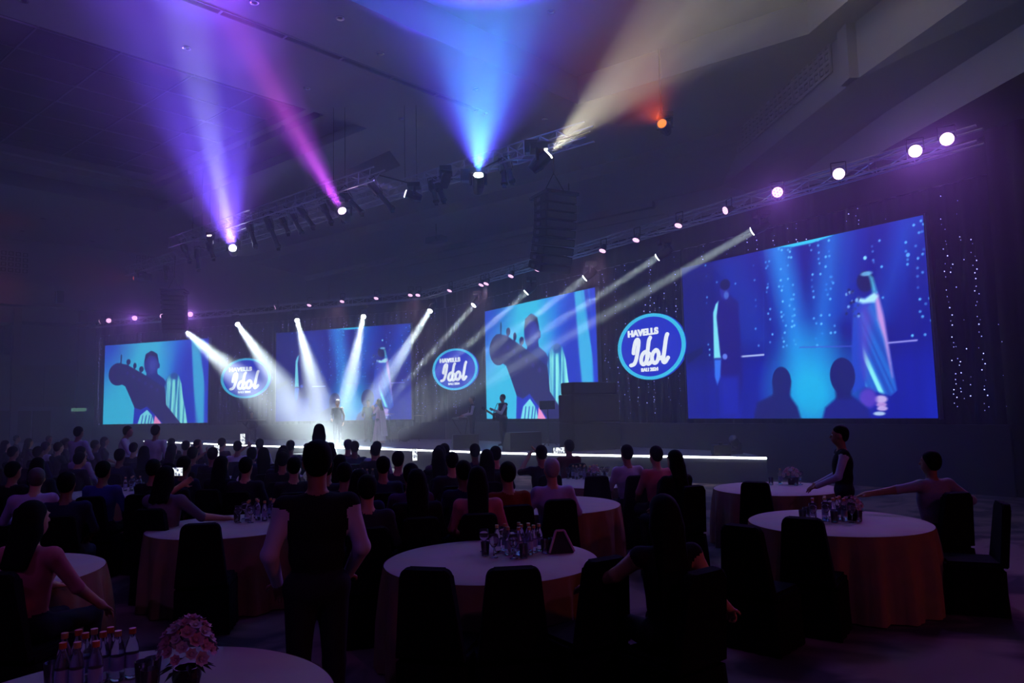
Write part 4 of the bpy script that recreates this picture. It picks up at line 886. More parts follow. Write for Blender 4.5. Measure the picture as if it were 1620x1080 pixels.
def microphone(root_pos, yaw, at, d, label):
    M = Matrix.Translation(root_pos) @ Matrix.Rotation(yaw, 4, 'Z'); a = M @ Vector(at); d = M.to_3x3() @ Vector(d).normalized(); t = thing('microphone', label, 'microphone', a)
    bm = new_bm(); add_tube(bm, (0, 0, 0), d * .17, .012, .018, 10); obj('handle', bm, M_METAL, t); bm = new_bm(); add_sphere(bm, d * .19, .028, 10, 8); obj('head', bm, mat('mesh grille', rgb(90, 90, 95), .4, .8), t, True)
microphone(p, math.radians(70), (0.0, .25, 1.44), (.0, -.35, .4), 'black handheld microphone held up to the singer\'s mouth')
# host in a dark suit with one white sleeve side
p = on_stage(534, 704); J = standing(rel=(.24, .03, 1.14), rwr=(.13, .22, 1.02), look=(.1, 1, 0))
person('man in a dark suit and glasses standing at centre stage facing the audience', J, p, math.radians(168), figure(J, fine=True), hair_short(J), [SK[1], CL['charcoal'], CL['trousers'], M_SHOE, CL['charcoal']], M_GREY, h=.012, face=True)
q = Matrix.Translation(p) @ Matrix.Rotation(math.radians(168), 4, 'Z') @ Vector(J['head']); tg = thing('glasses', 'dark framed glasses worn by the man in the suit on stage', 'glasses', q, math.radians(168))
for s in (-1, 1):
    bm = new_bm(); R_ = [(s * .032 + .024 * math.cos(a * math.pi / 6), .106, .012 + .019 * math.sin(a * math.pi / 6)) for a in range(13)]; add_path(bm, R_, .003, 5); obj('rim', bm, M_METAL, tg); bm = new_bm(); add_tube(bm, (s * .056, .104, .014), (s * .08, 0, .0), .003, n=5); obj('temple', bm, M_METAL, tg)
bm = new_bm(); add_tube(bm, (-.009, .108, .014), (.009, .108, .014), .003, n=5); obj('bridge', bm, M_METAL, tg)
# guitarist
p = at_z(797, 706, SZ); J = standing(lel=(-.25, .22, 1.12), lwr=(-.14, .47, 1.24), rel=(.29, .02, 1.12), rwr=(.10, .24, 1.05), lpalm=(1, 0, .3), rpalm=(0, -1, 0), lcurl=1.2, rcurl=.8, look=(-.1, 1, -.3))
GY = math.radians(122); person('guitarist in a white shirt and dark waistcoat standing in front of the guitar-head screen', J, p, GY, figure(J, fine=True, vest=True, w=1.08), hair_short(J), [SK[0], CL['white'], CL['trousers'], M_SHOE, CL['black']], h=.012, face=True)
M = Matrix.Translation(p) @ Matrix.Rotation(GY, 4, 'Z'); gt = thing('electric_guitar', 'dark electric guitar slung in front of the guitarist', 'guitar', M @ Vector((.05, .25, 1.02)), GY - math.radians(72))
bm = new_bm(); pts = [(.0, .13), (.10, .16), (.19, .12), (.22, 0), (.19, -.12), (.08, -.16), (-.02, -.11), (-.10, -.15), (-.17, -.10), (-.14, -.02), (-.16, .08), (-.09, .12)]
vs0 = [bm.verts.new((x, -.02, z)) for x, z in pts]; vs1 = [bm.verts.new((x, .025, z)) for x, z in pts]; bm.faces.new(vs0); bm.faces.new(vs1[::-1])
for i in range(len(pts)): bm.faces.new((vs0[i], vs0[i - 1], vs1[i - 1], vs1[i]))
obj('body', bm, mat('dark guitar lacquer', rgb(40, 16, 18), .2), gt); bm = new_bm(); add_box(bm, (-.58, .01, -.03), (-.1, .035, .03), Matrix.Rotation(.42, 4, 'Y')); nk = obj('neck', bm, mat('maple', rgb(150, 110, 70), .4), gt)
bm = new_bm(); add_box(bm, (-.74, .01, -.045), (-.58, .03, .05), Matrix.Rotation(.42, 4, 'Y')); obj('headstock', bm, mat('dark guitar lacquer', rgb(40, 16, 18), .2), gt)
bm = new_bm(); add_path(bm, [(.2, -.02, .05), (.2, -.25, .3), (.05, -.3, .42), (-.1, -.15, .43), (-.14, .0, .1)], .012, 5); obj('strap', bm, M_BLACK, gt)
# keyboard player and keyboards
p = at_z(748, 703, SZ); J = standing(lel=(-.25, .08, 1.12), lwr=(-.16, .34, 1.05), rel=(.25, .08, 1.12), rwr=(.16, .34, 1.05), look=(0, 1, -.5)); KY = math.radians(105)
person('keyboard player in a white shirt and dark waistcoat standing behind the keyboard', J, p, KY, figure(J, fine=False, vest=True), hair_short(J), [SK[0], CL['white'], CL['trousers'], M_SHOE, CL['black']], h=.016)
def keyboard(pos, yaw, label):
    t = thing('keyboard', label, 'keyboard', pos, yaw); bm = new_bm(); add_box(bm, (-.62, -.16, .92), (.62, .16, 1.0)); bmesh.ops.bevel(bm, geom=bm.edges[:], offset=.015, segments=1, affect='EDGES'); b = obj('case', bm, M_METAL, t)
    bm = new_bm(); [add_box(bm, (-.58 + .0223 * i, -.15, 1.0), (-.58 + .0223 * i + .021, .0, 1.008)) for i in range(52)]; o = obj('keys', bm, mat('ivory keys', rgb(220, 220, 215), .3), b); o['kind'] = 'stuff'
    for s in (-1, 1):
        bm = new_bm(); add_tube(bm, (-.42 * s, -.2, 0), (.42 * s, .2 if s > 0 else -.2, .92), .02); add_tube(bm, (-.42 * s, -.22, .01), (-.42 * s, .22, .01), .02); obj('stand_leg', bm, M_METAL, t)
    return t
kp = Matrix.Translation(p) @ Matrix.Rotation(KY, 4, 'Z') @ Vector((0, .46, 0)); keyboard(kp, KY, 'stage keyboard on crossed legs beside the guitarist')
p = at_z(398, 699, SZ); J = seated(look=(0, 1, -.3), lwr=(-.2, .36, .98), rwr=(.2, .36, .98)); p = Vector(p); KY = math.radians(200)
person('dark figure seated at a keyboard below the left oval sign', J, p, KY, figure(J), hair_short(J), [SK[0], CL['black'], CL['trousers'], M_SHOE, CL['black']])
kp = Matrix.Translation(p) @ Matrix.Rotation(KY, 4, 'Z') @ Vector((0, .52, 0)); keyboard(kp, KY, 'stage keyboard on crossed legs below the left oval sign')
t = thing('stool', 'round black stool under the figure at the left keyboard', 'stool', p, KY); bm = new_bm(); add_lathe(bm, [(0, .44), (.17, .44), (.18, .46), (.17, .49), (0, .49)], 16); obj('seat', bm, M_METAL, t)
for k in range(3): bm = new_bm(); add_tube(bm, (.08 * math.cos(k * 2.09), .08 * math.sin(k * 2.09), .44), (.2 * math.cos(k * 2.09), .2 * math.sin(k * 2.09), 0), .015); obj('leg', bm, M_METAL, t)
# musicians at the back of the main screen
for px, py, lab, lk in ((583, 703, 'musician in dark clothes standing behind the singer', 'navy'), (487, 694, 'tall dark figure standing at the edge of the white beams', 'black')):
    p = at_z(px, py - 4, SZ); J = standing(lwr=(-.16, .3, 1.06), rwr=(.16, .3, 1.06)); 
    if px == 583: person(lab, J, p, math.radians(180), figure(J), hair_short(J), [SK[0], CL[lk], CL['trousers'], M_SHOE, CL['black']], face=False)
# drum kit behind the singer
p = at_z(640, 698, SZ); t = thing('drum_kit', 'dark drum kit behind the singer', 'drums', p, math.radians(190)); M_DR = mat('dark blue drum shell', rgb(40, 40, 70), .3); M_CY = mat('brass cymbal', rgb(190, 160, 90), .3, .9)
bm = new_bm(); add_tube(bm, (0, .05, .28), (0, .45, .28), .28, n=22); obj('bass_drum', bm, M_DR, t)
for x, y, z, r in ((-.2, .1, .72, .16), (.2, .1, .72, .16), (.48, -.15, .5, .2)):
    bm = new_bm(); add_lathe(bm, [(0, 0), (r, 0), (r, .22), (0, .22)], 18, (x, y, z - .1)); tm_ = obj('tom', bm, M_DR, t); bm = new_bm(); add_tube(bm, (x, y, 0), (x, y, z - .1), .015, n=5); obj('drum_stand', bm, M_METAL, tm_)
for x, y, z in ((-.6, .05, 1.05), (.6, .15, 1.15)):
    bm = new_bm(); add_lathe(bm, [(0, .03), (.06, .02), (.24, 0), (.06, .015)], 20, (x, y, z)); cy_ = obj('cymbal', bm, M_CY, t); bm = new_bm(); add_tube(bm, (x, y, 0), (x, y, z), .012, n=5); obj('cymbal_stand', bm, M_METAL, cy_)
# stage monitors, amplifier stack, music stands
def wedge(px, py, yaw, label, k=1.):
    p = at_z(px, py, SZ); t = thing('stage_monitor', label, 'speaker', p, yaw); bm = new_bm(); prof = [(-.3, 0), (.3, 0), (.3, .12), (.05, .46), (-.3, .46)]
    A = [bm.verts.new((-.42 * k, y * k, z * k)) for y, z in prof]; B = [bm.verts.new((.42 * k, y * k, z * k)) for y, z in prof]; bm.faces.new(A); bm.faces.new(B[::-1])
    for i in range(5): bm.faces.new((A[i], A[i - 1], B[i - 1], B[i]))
    obj('cabinet', bm, M_METAL, t); bm = new_bm(); M = Matrix.Translation((0, .185 * k, .295 * k)) @ Matrix.Rotation(-.93 + math.pi / 2 - .63, 4, 'X'); add_box(bm, (-.38 * k, -.19 * k, -.005), (.38 * k, .19 * k, .012), Matrix.Translation((0, .18 * k, .3 * k)) @ Matrix.Rotation(-.936, 4, 'X')); obj('grille', bm, mat('speaker grille', rgb(14, 14, 18), .7), t)
wedge(736, 709, math.radians(10), 'black wedge monitor speaker in front of the keyboard'); wedge(826, 712, math.radians(20), 'large black wedge monitor speaker in front of the guitarist', 1.2)
def amp_stack(px, py, label):
    p = at_z(px, py, SZ); t = thing('amplifier_stack', label, 'speaker', p, math.radians(25)); z = 0
    for i, (w_, d_, h_) in enumerate(((.82, .42, .82), (.82, .42, .82), (.76, .36, .36))):
        bm = new_bm(); add_box(bm, (-w_, -d_, z), (w_, d_, z + h_)); bmesh.ops.bevel(bm, geom=bm.edges[:], offset=.03, segments=1, affect='EDGES'); c = obj('cabinet', bm, mat('matt black speaker paint', rgb(13, 13, 15), .85, spec=.15), t); bm = new_bm(); add_box(bm, (-w_ * .92, -d_ - .012, z + .05), (w_ * .92, -d_, z + h_ - .05)); obj('grille', bm, mat('speaker grille', rgb(14, 14, 18), .7), c); z += h_
amp_stack(934, 711, 'tall black amplifier and equipment stack on stage, right of the guitarist')
bm = new_bm(); p = at_z(868, 705, SZ); t = thing('music_stand', 'thin black stand with a desk beside the amplifier stack', 'stand', p); add_tube(bm, (0, 0, 0), (0, 0, 1.3), .015); obj('pole', bm, M_METAL, t); bm = new_bm(); add_box(bm, (-.26, -.02, 1.25), (.26, .0, 1.55), Matrix.Rotation(-.25, 4, 'X')); obj('desk', bm, M_METAL, t)
for k in range(3): bm = new_bm(); add_tube(bm, (0, 0, .25), (.3 * math.cos(k * 2.09), .3 * math.sin(k * 2.09), .01), .012, n=5); obj('leg', bm, M_METAL, t)
# haze machine and floor light at the stage end
p = at_z(1141, 720, SZ + .0); t = thing('haze_machine', 'small black haze machine on the stage corner', 'machine', p); bm = new_bm(); add_box(bm, (-.22, -.16, .02), (.22, .16, .26)); bmesh.ops.bevel(bm, geom=bm.edges[:], offset=.02, segments=1, affect='EDGES'); obj('case', bm, M_METAL, t); bm = new_bm(); add_tube(bm, (0, 0, .26), (0, 0, .32), .05, .07, 12); obj('nozzle', bm, M_METAL, t); bm = new_bm(); add_box(bm, (-.2, -.14, 0), (.2, .14, .02)); obj('foot', bm, M_METAL, t)
p = at_z(1160, 719, SZ) + Vector((0, 0, .42)); moving_head(p, Vector((-.5, -.6, .55)), 'unlit moving light standing on the stage corner beside the haze machine', mat('dark lens', rgb(40, 42, 50), .1), [], None, .8, False)
# ================================================================== tables, chairs and guests
M_CHAIR = mat('black chair cover', rgb(17, 15, 20), .95, noise=.3, scale=12, bump=.1, spec=.1)
M_CLOTH = mat('ivory table cloth', rgb(190, 176, 166), .85, noise=.3, scale=3, bump=.2, spec=.2)
M_SKIRT = mat('patterned table skirt', rgb(150, 120, 96), .9, noise=.6, scale=5, bump=.2, spec=.2)
def rounded_slab(w0, w1, h, d, seg=8):
    """chair back: flared slab with rounded upper corners, leaning slightly"""
    prof = [(-w0, 0)]; r = .05
    for k in range(seg + 1): a = math.pi - math.pi / 2 * k / seg; prof.append((-w1 + r + r * math.cos(a), h - r + r * math.sin(a)))
    for k in range(seg + 1): a = math.pi / 2 - math.pi / 2 * k / seg; prof.append((w1 - r + r * math.cos(a), h - r + r * math.sin(a)))
    prof.append((w0, 0)); bm = new_bm(); A = [bm.verts.new((x, -d, z)) for x, z in prof]; B = [bm.verts.new((x, d, z)) for x, z in prof]; bm.faces.new(A); bm.faces.new(B[::-1])
    for i in range(len(prof)): bm.faces.new((A[i], A[i - 1], B[i - 1], B[i]))
    bmesh.ops.bevel(bm, geom=[e for e in bm.edges if abs(e.verts[0].co.y - e.verts[1].co.y) < 1e-6], offset=.014, segments=1, affect='EDGES'); return bm
me_back = to_mesh(rounded_slab(.225, .165, .56, .035), 'backrest', False); me_back.materials.append(M_CHAIR); me_back.transform(Matrix.Translation((0, -.225, .43)) @ Matrix.Rotation(math.radians(7), 4, 'X'))
bm = new_bm(); add_box(bm, (-.225, -.22, .38), (.225, .24, .47)); bmesh.ops.bevel(bm, geom=bm.edges[:], offset=.025, segments=2, affect='EDGES'); me_seat = to_mesh(bm, 'seat'); me_seat.materials.append(M_CHAIR)
bm = new_bm(); N = 40; rr = []
for z, k in ((.40, 1.), (.2, 1.03), (.005, 1.07)):
    row = []
    for i in range(N):
        a = 2 * math.pi * i / N; x, y = math.cos(a), math.sin(a); m_ = max(abs(x), abs(y)); f = 1 + (.03 * math.sin(a * 14) if z < .3 else 0); row.append(bm.verts.new((x / m_ * .228 * k * f, y / m_ * .235 * k * f, z)))
    rr.append(row)
for A, B in zip(rr, rr[1:]):
    for i in range(N): bm.faces.new((A[i], A[(i + 1) % N], B[(i + 1) % N], B[i]))
me_skirt = to_mesh(bm, 'cover_skirt', True); me_skirt.materials.append(M_CHAIR)
CH_LAB = 'banquet chair in a plain black fitted cover, set at the round tables'
def chair(pos, yaw, label=CH_LAB, group='black covered banquet chairs'):
    t = thing('banquet_chair', label, 'chair', (pos[0], pos[1], 0), yaw, group)
    for n, me in (('backrest', me_back), ('seat', me_seat), ('cover_skirt', me_skirt)): obj(n, me, None, t)
    return t
RT = .84
def cloth_mesh(r, n=96):
    bm = new_bm(); rings = [[bm.verts.new((0, 0, .765))]]
    for k, (rad, z) in enumerate(((r * .5, .765), (r - .02, .765), (r, .755))): rings.append([bm.verts.new((rad * math.cos(2 * math.pi * i / n), rad * math.sin(2 * math.pi * i / n), z)) for i in range(n)])
    for A, B in zip(rings, rings[1:]):
        for i in range(n):
            j = (i + 1) % n
            if len(A) == 1: bm.faces.new((A[0], B[i], B[j]))
            else: bm.faces.new((A[i], A[j], B[j], B[i]))
    return bm
def skirt_mesh(r, n=128):
    bm = new_bm(); R_ = random.Random(4); rings = []
    for z, k in ((.755, 0), (.6, .4), (.35, .8), (.012, 1.)):
        rings.append([bm.verts.new(((r + .005 + k * (.035 + .045 * math.sin(i / n * 2 * math.pi * 16) + .02 * math.sin(i * 1.7))) * math.cos(2 * math.pi * i / n), (r + .005 + k * (.035 + .045 * math.sin(i / n * 2 * math.pi * 16) + .02 * math.sin(i * 1.7))) * math.sin(2 * math.pi * i / n), z)) for i in range(n)])
    for A, B in zip(rings, rings[1:]):
        for i in range(n): bm.faces.new((A[i], A[(i + 1) % n], B[(i + 1) % n], B[i]))
    return bm
me_top = to_mesh(cloth_mesh(RT), 'cloth_top', True); me_top.materials.append(M_CLOTH); me_sk = to_mesh(skirt_mesh(RT), 'cloth_skirt', True); me_sk.materials.append(M_SKIRT)
bm = new_bm(); add_lathe(bm, [(0, .725), (RT - .03, .725), (RT - .03, .75), (0, .75)], 32); me_tt = to_mesh(bm, 'tabletop'); me_tt.materials.append(mat('plywood', rgb(120, 90, 60), .6))
bm = new_bm(); add_tube(bm, (0, 0, 0), (0, 0, .725), .025); me_tl = to_mesh(bm, 'leg'); me_tl.materials.append(M_METAL)
def table(px, py, where):
    p = at_z(px, py, .765); pos = (p.x, p.y, 0); t = thing('banquet_table', 'round banquet table under its cloth ' + where, 'table', pos, 0, 'round banquet tables'); obj('tabletop', me_tt, None, t)
    for k in range(4): obj('leg', me_tl, None, t, loc=(.5 * math.cos(k * math.pi / 2 + .7), .5 * math.sin(k * math.pi / 2 + .7), 0))
    c = thing('tablecloth', 'pale tablecloth with patterned skirt ' + where, 'tablecloth', pos, rnd.uniform(0, 6), 'tablecloths'); obj('cloth_top', me_top, None, c); obj('cloth_skirt', me_sk, None, c); return Vector(pos)
TB, WH = {}, {}
for k, px, py, where in (('front', 777, 883, 'of the long-haired woman in the sleeveless top'), ('right', 1325, 824, 'beside the standing waiter'), ('far_right', 1228, 771.5, 'under the large right screen'), ('white', 872, 797, 'in front of the white-haired man'), ('mid', 945, 762, 'in front of the guest in the white shirt'),
                         ('left', 366, 830, 'beside the guest filming with a phone'), ('corner', 190, 1128, 'with the row of orange-capped bottles'), ('edge', -30, 908, 'beside the guest in pink'), ('deep', 575, 771, 'in the middle of the audience'), ('back', 222, 741, 'near the two standing men in white shirts'), ('lilac', 178, 779, 'beside the guest in the lavender shirt'), ('rows', 405, 755, 'among the rows below the left oval sign'), ('far', 700, 748, 'close to the stage front below the keyboard')):
    TB[k] = table(px, py, where); WH[k] = where
# ------------------------------------------------------------------ things on the tables
M_PET = mat('clear bottle plastic', (.9, .92, 1, 1), .06, trans=.92, ior=1.3); M_GLS = mat('clear glass', (.95, .96, 1, 1), .03, trans=.95, ior=1.35); M_CAP = mat('gold bottle cap', rgb(196, 150, 96), .35, .3); M_CAPR = mat('orange bottle cap', rgb(196, 92, 44), .4); M_WLAB = mat('pale bottle label', rgb(150, 160, 190), .6)
bm = new_bm(); add_lathe(bm, [(0, .002), (.028, .002), (.030, .02), (.030, .13), (.022, .165), (.013, .185), (.013, .2)], 12); me_bot = to_mesh(bm, 'body', True); me_bot.materials.append(M_PET)
bm = new_bm(); add_lathe(bm, [(0, .222), (.0155, .222), (.0155, .198), (0, .198)], 12); me_cap = to_mesh(bm, 'cap'); 
bm = new_bm(); add_lathe(bm, [(.0306, .05), (.0306, .11)], 12); me_lab = to_mesh(bm, 'wrap', True); me_lab.materials.append(M_WLAB)
me_cap.materials.append(M_CAP)
bm = new_bm(); add_lathe(bm, [(0, .001), (.034, .001), (.034, .006), (.006, .012), (.005, .07), (.02, .09), (.038, .12), (.040, .15), (.035, .185), (.033, .185), (.038, .15), (.036, .12), (.018, .093), (0, .085)], 14); me_gob = to_mesh(bm, 'bowl', True); me_gob.materials.append(M_GLS)
bm = new_bm(); add_lathe(bm, [(0, .001), (.030, .001), (.036, .11), (.034, .11), (.028, .01), (0, .01)], 14); me_tum = to_mesh(bm, 'wall', True); me_tum.materials.append(M_GLS)
def bottle(pos, where, k=1., capm=None):
    t = thing('water_bottle', 'capped clear water bottle ' + where, 'bottle', pos, rnd.uniform(0, 6), 'water bottles ' + where); t.scale = (k, k, k)
    obj('body', me_bot, None, t); c = obj('cap', me_cap, None, t); obj('wrap', me_lab, None, t)
    if capm: c.material_slots[0].link = 'OBJECT'; c.material_slots[0].material = capm
def goblet(pos, where): t = thing('goblet', 'clear stemmed water glass ' + where, 'glass', pos, 0, 'glasses ' + where); obj('bowl', me_gob, None, t)
def tumbler(pos, where): t = thing('tumbler', 'clear straight drinking glass ' + where, 'glass', pos, 0, 'glasses ' + where); obj('wall', me_tum, None, t)
ZT = .767
def cluster(c, where, nb, ng, spread=.16, tall=1., caps=(None,)):
    pts = []
    for i in range(nb + ng):
        for _ in range(40):
            a, r = rnd.uniform(0, 6.28), spread * math.sqrt(rnd.random()) * (1.5 if i >= nb else 1); q = (c[0] + r * math.cos(a) * 1.3, c[1] + r * math.sin(a))
            if all((q[0] - p[0]) ** 2 + (q[1] - p[1]) ** 2 > (.079 * tall) ** 2 for p in pts): pts.append(q); break
        else: continue
        if i < nb: bottle((q[0], q[1], ZT), where, tall, rnd.choice(caps))
        elif i % 2: goblet((q[0], q[1], ZT), where)
        else: tumbler((q[0], q[1], ZT), where)
cluster(at_z(822, 874, ZT), 'on the table beside the long-haired woman', 11, 9, .16)
cluster(at_z(1312, 822, ZT), 'on the table beside the waiter', 8, 9, .15)
cluster(at_z(415, 822, ZT), 'on the table beside the man in the waistcoat', 9, 8, .16)
cluster(at_z(929, 757, ZT), 'on the table in front of the guest in the white shirt', 9, 9, .18)
cluster(at_z(402, 748, ZT), 'on the table among the rows below the left oval sign', 5, 4, .16)
cluster(at_z(572, 762, ZT), 'on the table in the middle of the audience', 6, 5, .18)
cluster(at_z(1243, 766, ZT), 'on the table under the large right screen', 2, 3, .12)
cluster(at_z(210, 775, ZT), 'on the table beside the guest in the lavender shirt', 4, 4, .14)
for i, (x, y) in enumerate(((100, 1066), (122, 1060), (133, 1066), (147, 1058), (161, 1064), (173, 1055), (185, 1062), (208, 1057), (97, 1085), (120, 1084), (150, 1082))):
    p = at_z(x, y + 14, ZT); bottle((p.x, p.y, ZT), 'on the corner table with the posy', .98, M_CAPR if i % 3 else M_CAP)
for x, y in ((226, 1078), (241, 1072), (236, 1092), (82, 1080)): p = at_z(x, y + 8, ZT); tumbler((p.x, p.y, ZT), 'on the corner table with the posy')
# flower posies
M_PET1 = mat('pink petals', rgb(206, 150, 162), .7, noise=.3, scale=30); M_PET2 = mat('cream petals', rgb(200, 180, 186), .7, noise=.3, scale=30); M_LEAF = mat('dark green leaves', rgb(40, 60, 36), .6)
def flower_mesh():
    bm = new_bm()
    for ring, (n, r, tilt) in enumerate(((7, .034, .5), (5, .022, 1.0))):
        for i in range(n):
            a = 2 * math.pi * i / n + ring * .4; d = Vector((math.cos(a) * math.cos(tilt), math.sin(a) * math.cos(tilt), math.sin(tilt))); s = Vector((-math.sin(a), math.cos(a), 0))
            vs = [bm.verts.new(v) for v in (d * .004, d * r * .6 + s * r * .42, d * r, d * r * .6 - s * r * .42)]; bm.faces.new(vs)
    add_sphere(bm, (0, 0, .006), .008, 6, 4); return bm
me_fl = to_mesh(flower_mesh(), 'flower', fix=False); me_fl.materials.append(M_PET1)
def leaf_mesh():
    bm = new_bm(); P = [(0, 0, 0), (.014, .03, .006), (0, .075, -.006), (-.014, .03, .006)]; vs = [bm.verts.new(p) for p in P]; bm.faces.new(vs); return bm
me_lf = to_mesh(leaf_mesh(), 'leaf', fix=False); me_lf.materials.append(M_LEAF)
def posy(px, py, label, n=26, R_=.10, H=.13):
    p = at_z(px, py, ZT); t = thing('flower_posy', label, 'flowers', (p.x, p.y, ZT)); bm = new_bm(); add_lathe(bm, [(0, 0), (.05, 0), (.06, .05), (.055, .09), (.05, .09), (.05, .01), (0, .01)], 16); obj('vase', bm, mat('dark vase', rgb(34, 30, 34), .3), t)
    for i in range(n):
        a = i * 2.4; k = math.sqrt((i + .5) / n); th = k * 1.35; d = Vector((math.sin(th) * math.cos(a), math.sin(th) * math.sin(a), math.cos(th))); o = obj('flower', me_fl, None, t, loc=Vector((0, 0, .10)) + Vector((d.x * R_, d.y * R_, d.z * H)))
        o.rotation_mode = 'QUATERNION'; o.rotation_quaternion = d.to_track_quat('Z', 'Y'); s = rnd.uniform(.8, 1.25); o.scale = (s, s, s)
        if i % 2: o.material_slots[0].link = 'OBJECT'; o.material_slots[0].material = M_PET2
    for i in range(14):
        a = i * 2.4 + 1; o = obj('leaf', me_lf, None, t, loc=(.05 * math.cos(a), .05 * math.sin(a), .09 + .008 * (i % 4))); o.rotation_euler = (-.3, 0, a - math.pi / 2)
posy(295, 1088, 'pink flower posy on the corner table with capped bottles', 40, .11, .19); posy(1348, 822, 'cream flower posy on the table beside the waiter', 24, .10, .12); posy(1253, 766, 'pale flower posy on the table under the large right screen', 26, .12, .14); posy(940, 758, 'pale flower posy among glasses in front of the guest in the white shirt', 18, .09, .12)
# folded cloth napkin tent and phone on the front table
p = at_z(886, 873, ZT); t = thing('napkin_tent', 'dark folded napkin standing like a tent beside the glasses', 'napkin', (p.x, p.y, ZT), .2); bm = new_bm(); A = [(-.10, -.06, 0), (.10, -.06, 0), (.10, .06, 0), (-.10, .06, 0)]; top_ = [(-.03, -.012, .17), (.03, -.012, .17), (.03, .012, .17), (-.03, .012, .17)]
a = [bm.verts.new(v) for v in A]; b = [bm.verts.new(v) for v in top_]; bm.faces.new(a[::-1]); bm.faces.new(b)
for i in range(4): bm.faces.new((a[i], a[(i + 1) % 4], b[(i + 1) % 4], b[i]))
obj('fold', bm, cloth('dark napkin cloth', rgb(50, 44, 54)), t); bm = new_bm(); add_path(bm, [(-.105, -.062, .01), (-.035, -.014, .175), (.035, -.014, .175), (.105, -.062, .01)], .010, 6); obj('hem', bm, cloth('pink napkin hem', rgb(190, 150, 170)), t)
def phone(pos, yaw, tilt, label, lit=True, k=1., land=False):
    t = thing('phone', label, 'phone', pos, yaw); M = Matrix.Rotation(tilt, 4, 'X') @ (Matrix.Rotation(math.pi / 2, 4, 'Y') if land else Matrix()); bm = new_bm(); add_box(bm, (-.037 * k, -.004, -.077 * k), (.037 * k, .004, .077 * k), M); obj('case', bm, M_METAL, t)
    bm = new_bm(); add_box(bm, (-.033 * k, -.0055, -.072 * k), (.033 * k, -.004, .072 * k), M); obj('screen', bm, phone_mat() if lit else mat('dark phone glass', rgb(12, 12, 16), .05), t); return t
def phone_mat():
    if 'lit phone screen' in MATS: return MATS['lit phone screen']
    m = mat('lit phone screen', (0, 0, 0, 1), emit=(.6, .8, 1, 1), estr=1.2, sample=False); nt = m.node_tree; b = nt.nodes['Principled BSDF']; tc = nt.nodes.new('ShaderNodeTexCoord'); v = nt.nodes.new('ShaderNodeTexVoronoi'); v.inputs['Scale'].default_value = 26
    cr = nt.nodes.new('ShaderNodeValToRGB'); e = cr.color_ramp.elements; e[0].color = (.02, .03, .15, 1); e[1].color = (.95, 1, 1, 1); e[0].position = .15; e[1].position = .6; nt.links.new(tc.outputs['Object'], v.inputs['Vector']); nt.links.new(v.outputs['Distance'], cr.inputs[0]); nt.links.new(cr.outputs[0], b.inputs['Emission Color']); return m
p = at_z(858, 857, ZT); phone((p.x, p.y, ZT + .006), .3, math.pi / 2, 'phone lying on the table beside the folded napkin', False)

# ------------------------------------------------------------------ guests
PLACED = []
def floor_pt(px, py, z): p = at_z(px, py, z); PLACED.append((p.x, p.y)); return (p.x, p.y, 0)
ZS, ZU = 1.27, 1.635
def mats(skin, top, bot='trousers', vest='black'): return [SK[skin], CL[top], CL[bot], M_SHOE, CL[vest]]
# waiter-like man in the foreground, seen from behind
J = standing(lel=(-.265, -.05, 1.15), lwr=(-.22, .14, .96), rel=(.255, -.03, 1.15), rwr=(.20, .16, .97), neck=(0, 0, 1.5), head=(0, .03, 1.655))
pos = floor_pt(502, 731, 1.655); person('man in dark waistcoat and white shirt standing with his back to us between tables', J, pos, face_to(pos, STAGE_C) + .12, figure(J, vest=True, fine=True, w=1.1), hair_short(J), mats(0, 'white'), h=.009)
# long-haired woman turned sideways on her chair, bare right arm resting
J = seated(lel=(-.27, .15, .90), lwr=(-.36, .37, .81), rel=(.30, -.04, .79), rwr=(.46, .10, .66), rpalm=(0, 0, -1), lpalm=(0, 0, -1), rcurl=.9, neck=(0, -.03, 1.09))
pos = floor_pt(1050, 815, ZS); person('long-haired woman in a sleeveless dark top seated with one bare arm held out', J, pos, face_to(pos, STAGE_C) - .05, figure(J, 'none', fem=True, fine=True), hair_long(J, .45, 1.15), [SK[1], CL['black'], CL['black'], M_SHOE, CL['black']], h=.012)
chair(pos, face_to(pos, STAGE_C) + .35, 'banquet chair in a black cover under the long-haired woman in the sleeveless top', 'chairs of single guests')
# standing waiter at the right-hand table
J = standing(lel=(-.26, .10, 1.14), lwr=(-.14, .32, 1.02), rel=(.27, .04, 1.12), rwr=(.20, .30, 1.0), look=(.2, 1, -.2))
p_ = at_y(1330, 686, 8.75); pos = (p_.x, p_.y, 0); person('waiter in a white shirt and dark waistcoat standing between the two right-hand tables', J, pos, math.radians(75), figure(J, vest=True, fine=True), hair_short(J), mats(0, 'white'), h=.014, face=True).scale = (.94, .94, .94); PLACED.append((pos[0], pos[1]))
# guest in a pale checked shirt, arms spread
J = seated(lel=(-.42, .05, 1.0), lwr=(-.66, .20, .95), rel=(.42, -.06, .86), rwr=(.30, .12, .70), look=(-.6, 1, 0), neck=(-.02, 0, 1.09))
pos = floor_pt(1474, 727, 1.30); person('guest in a pale checked shirt with arms spread, seated at the table beside the waiter', J, pos, math.radians(14), figure(J, 'short', fine=True, w=1.08), hair_short(J), [SK[0], mat('pale checked shirt', rgb(150, 140, 160), .9, noise=.5, scale=60), CL['trousers'], M_SHOE, CL['black']], h=.014)
chair(pos, math.radians(14), 'banquet chair in a black cover under the guest in the pale checked shirt', 'chairs of single guests')
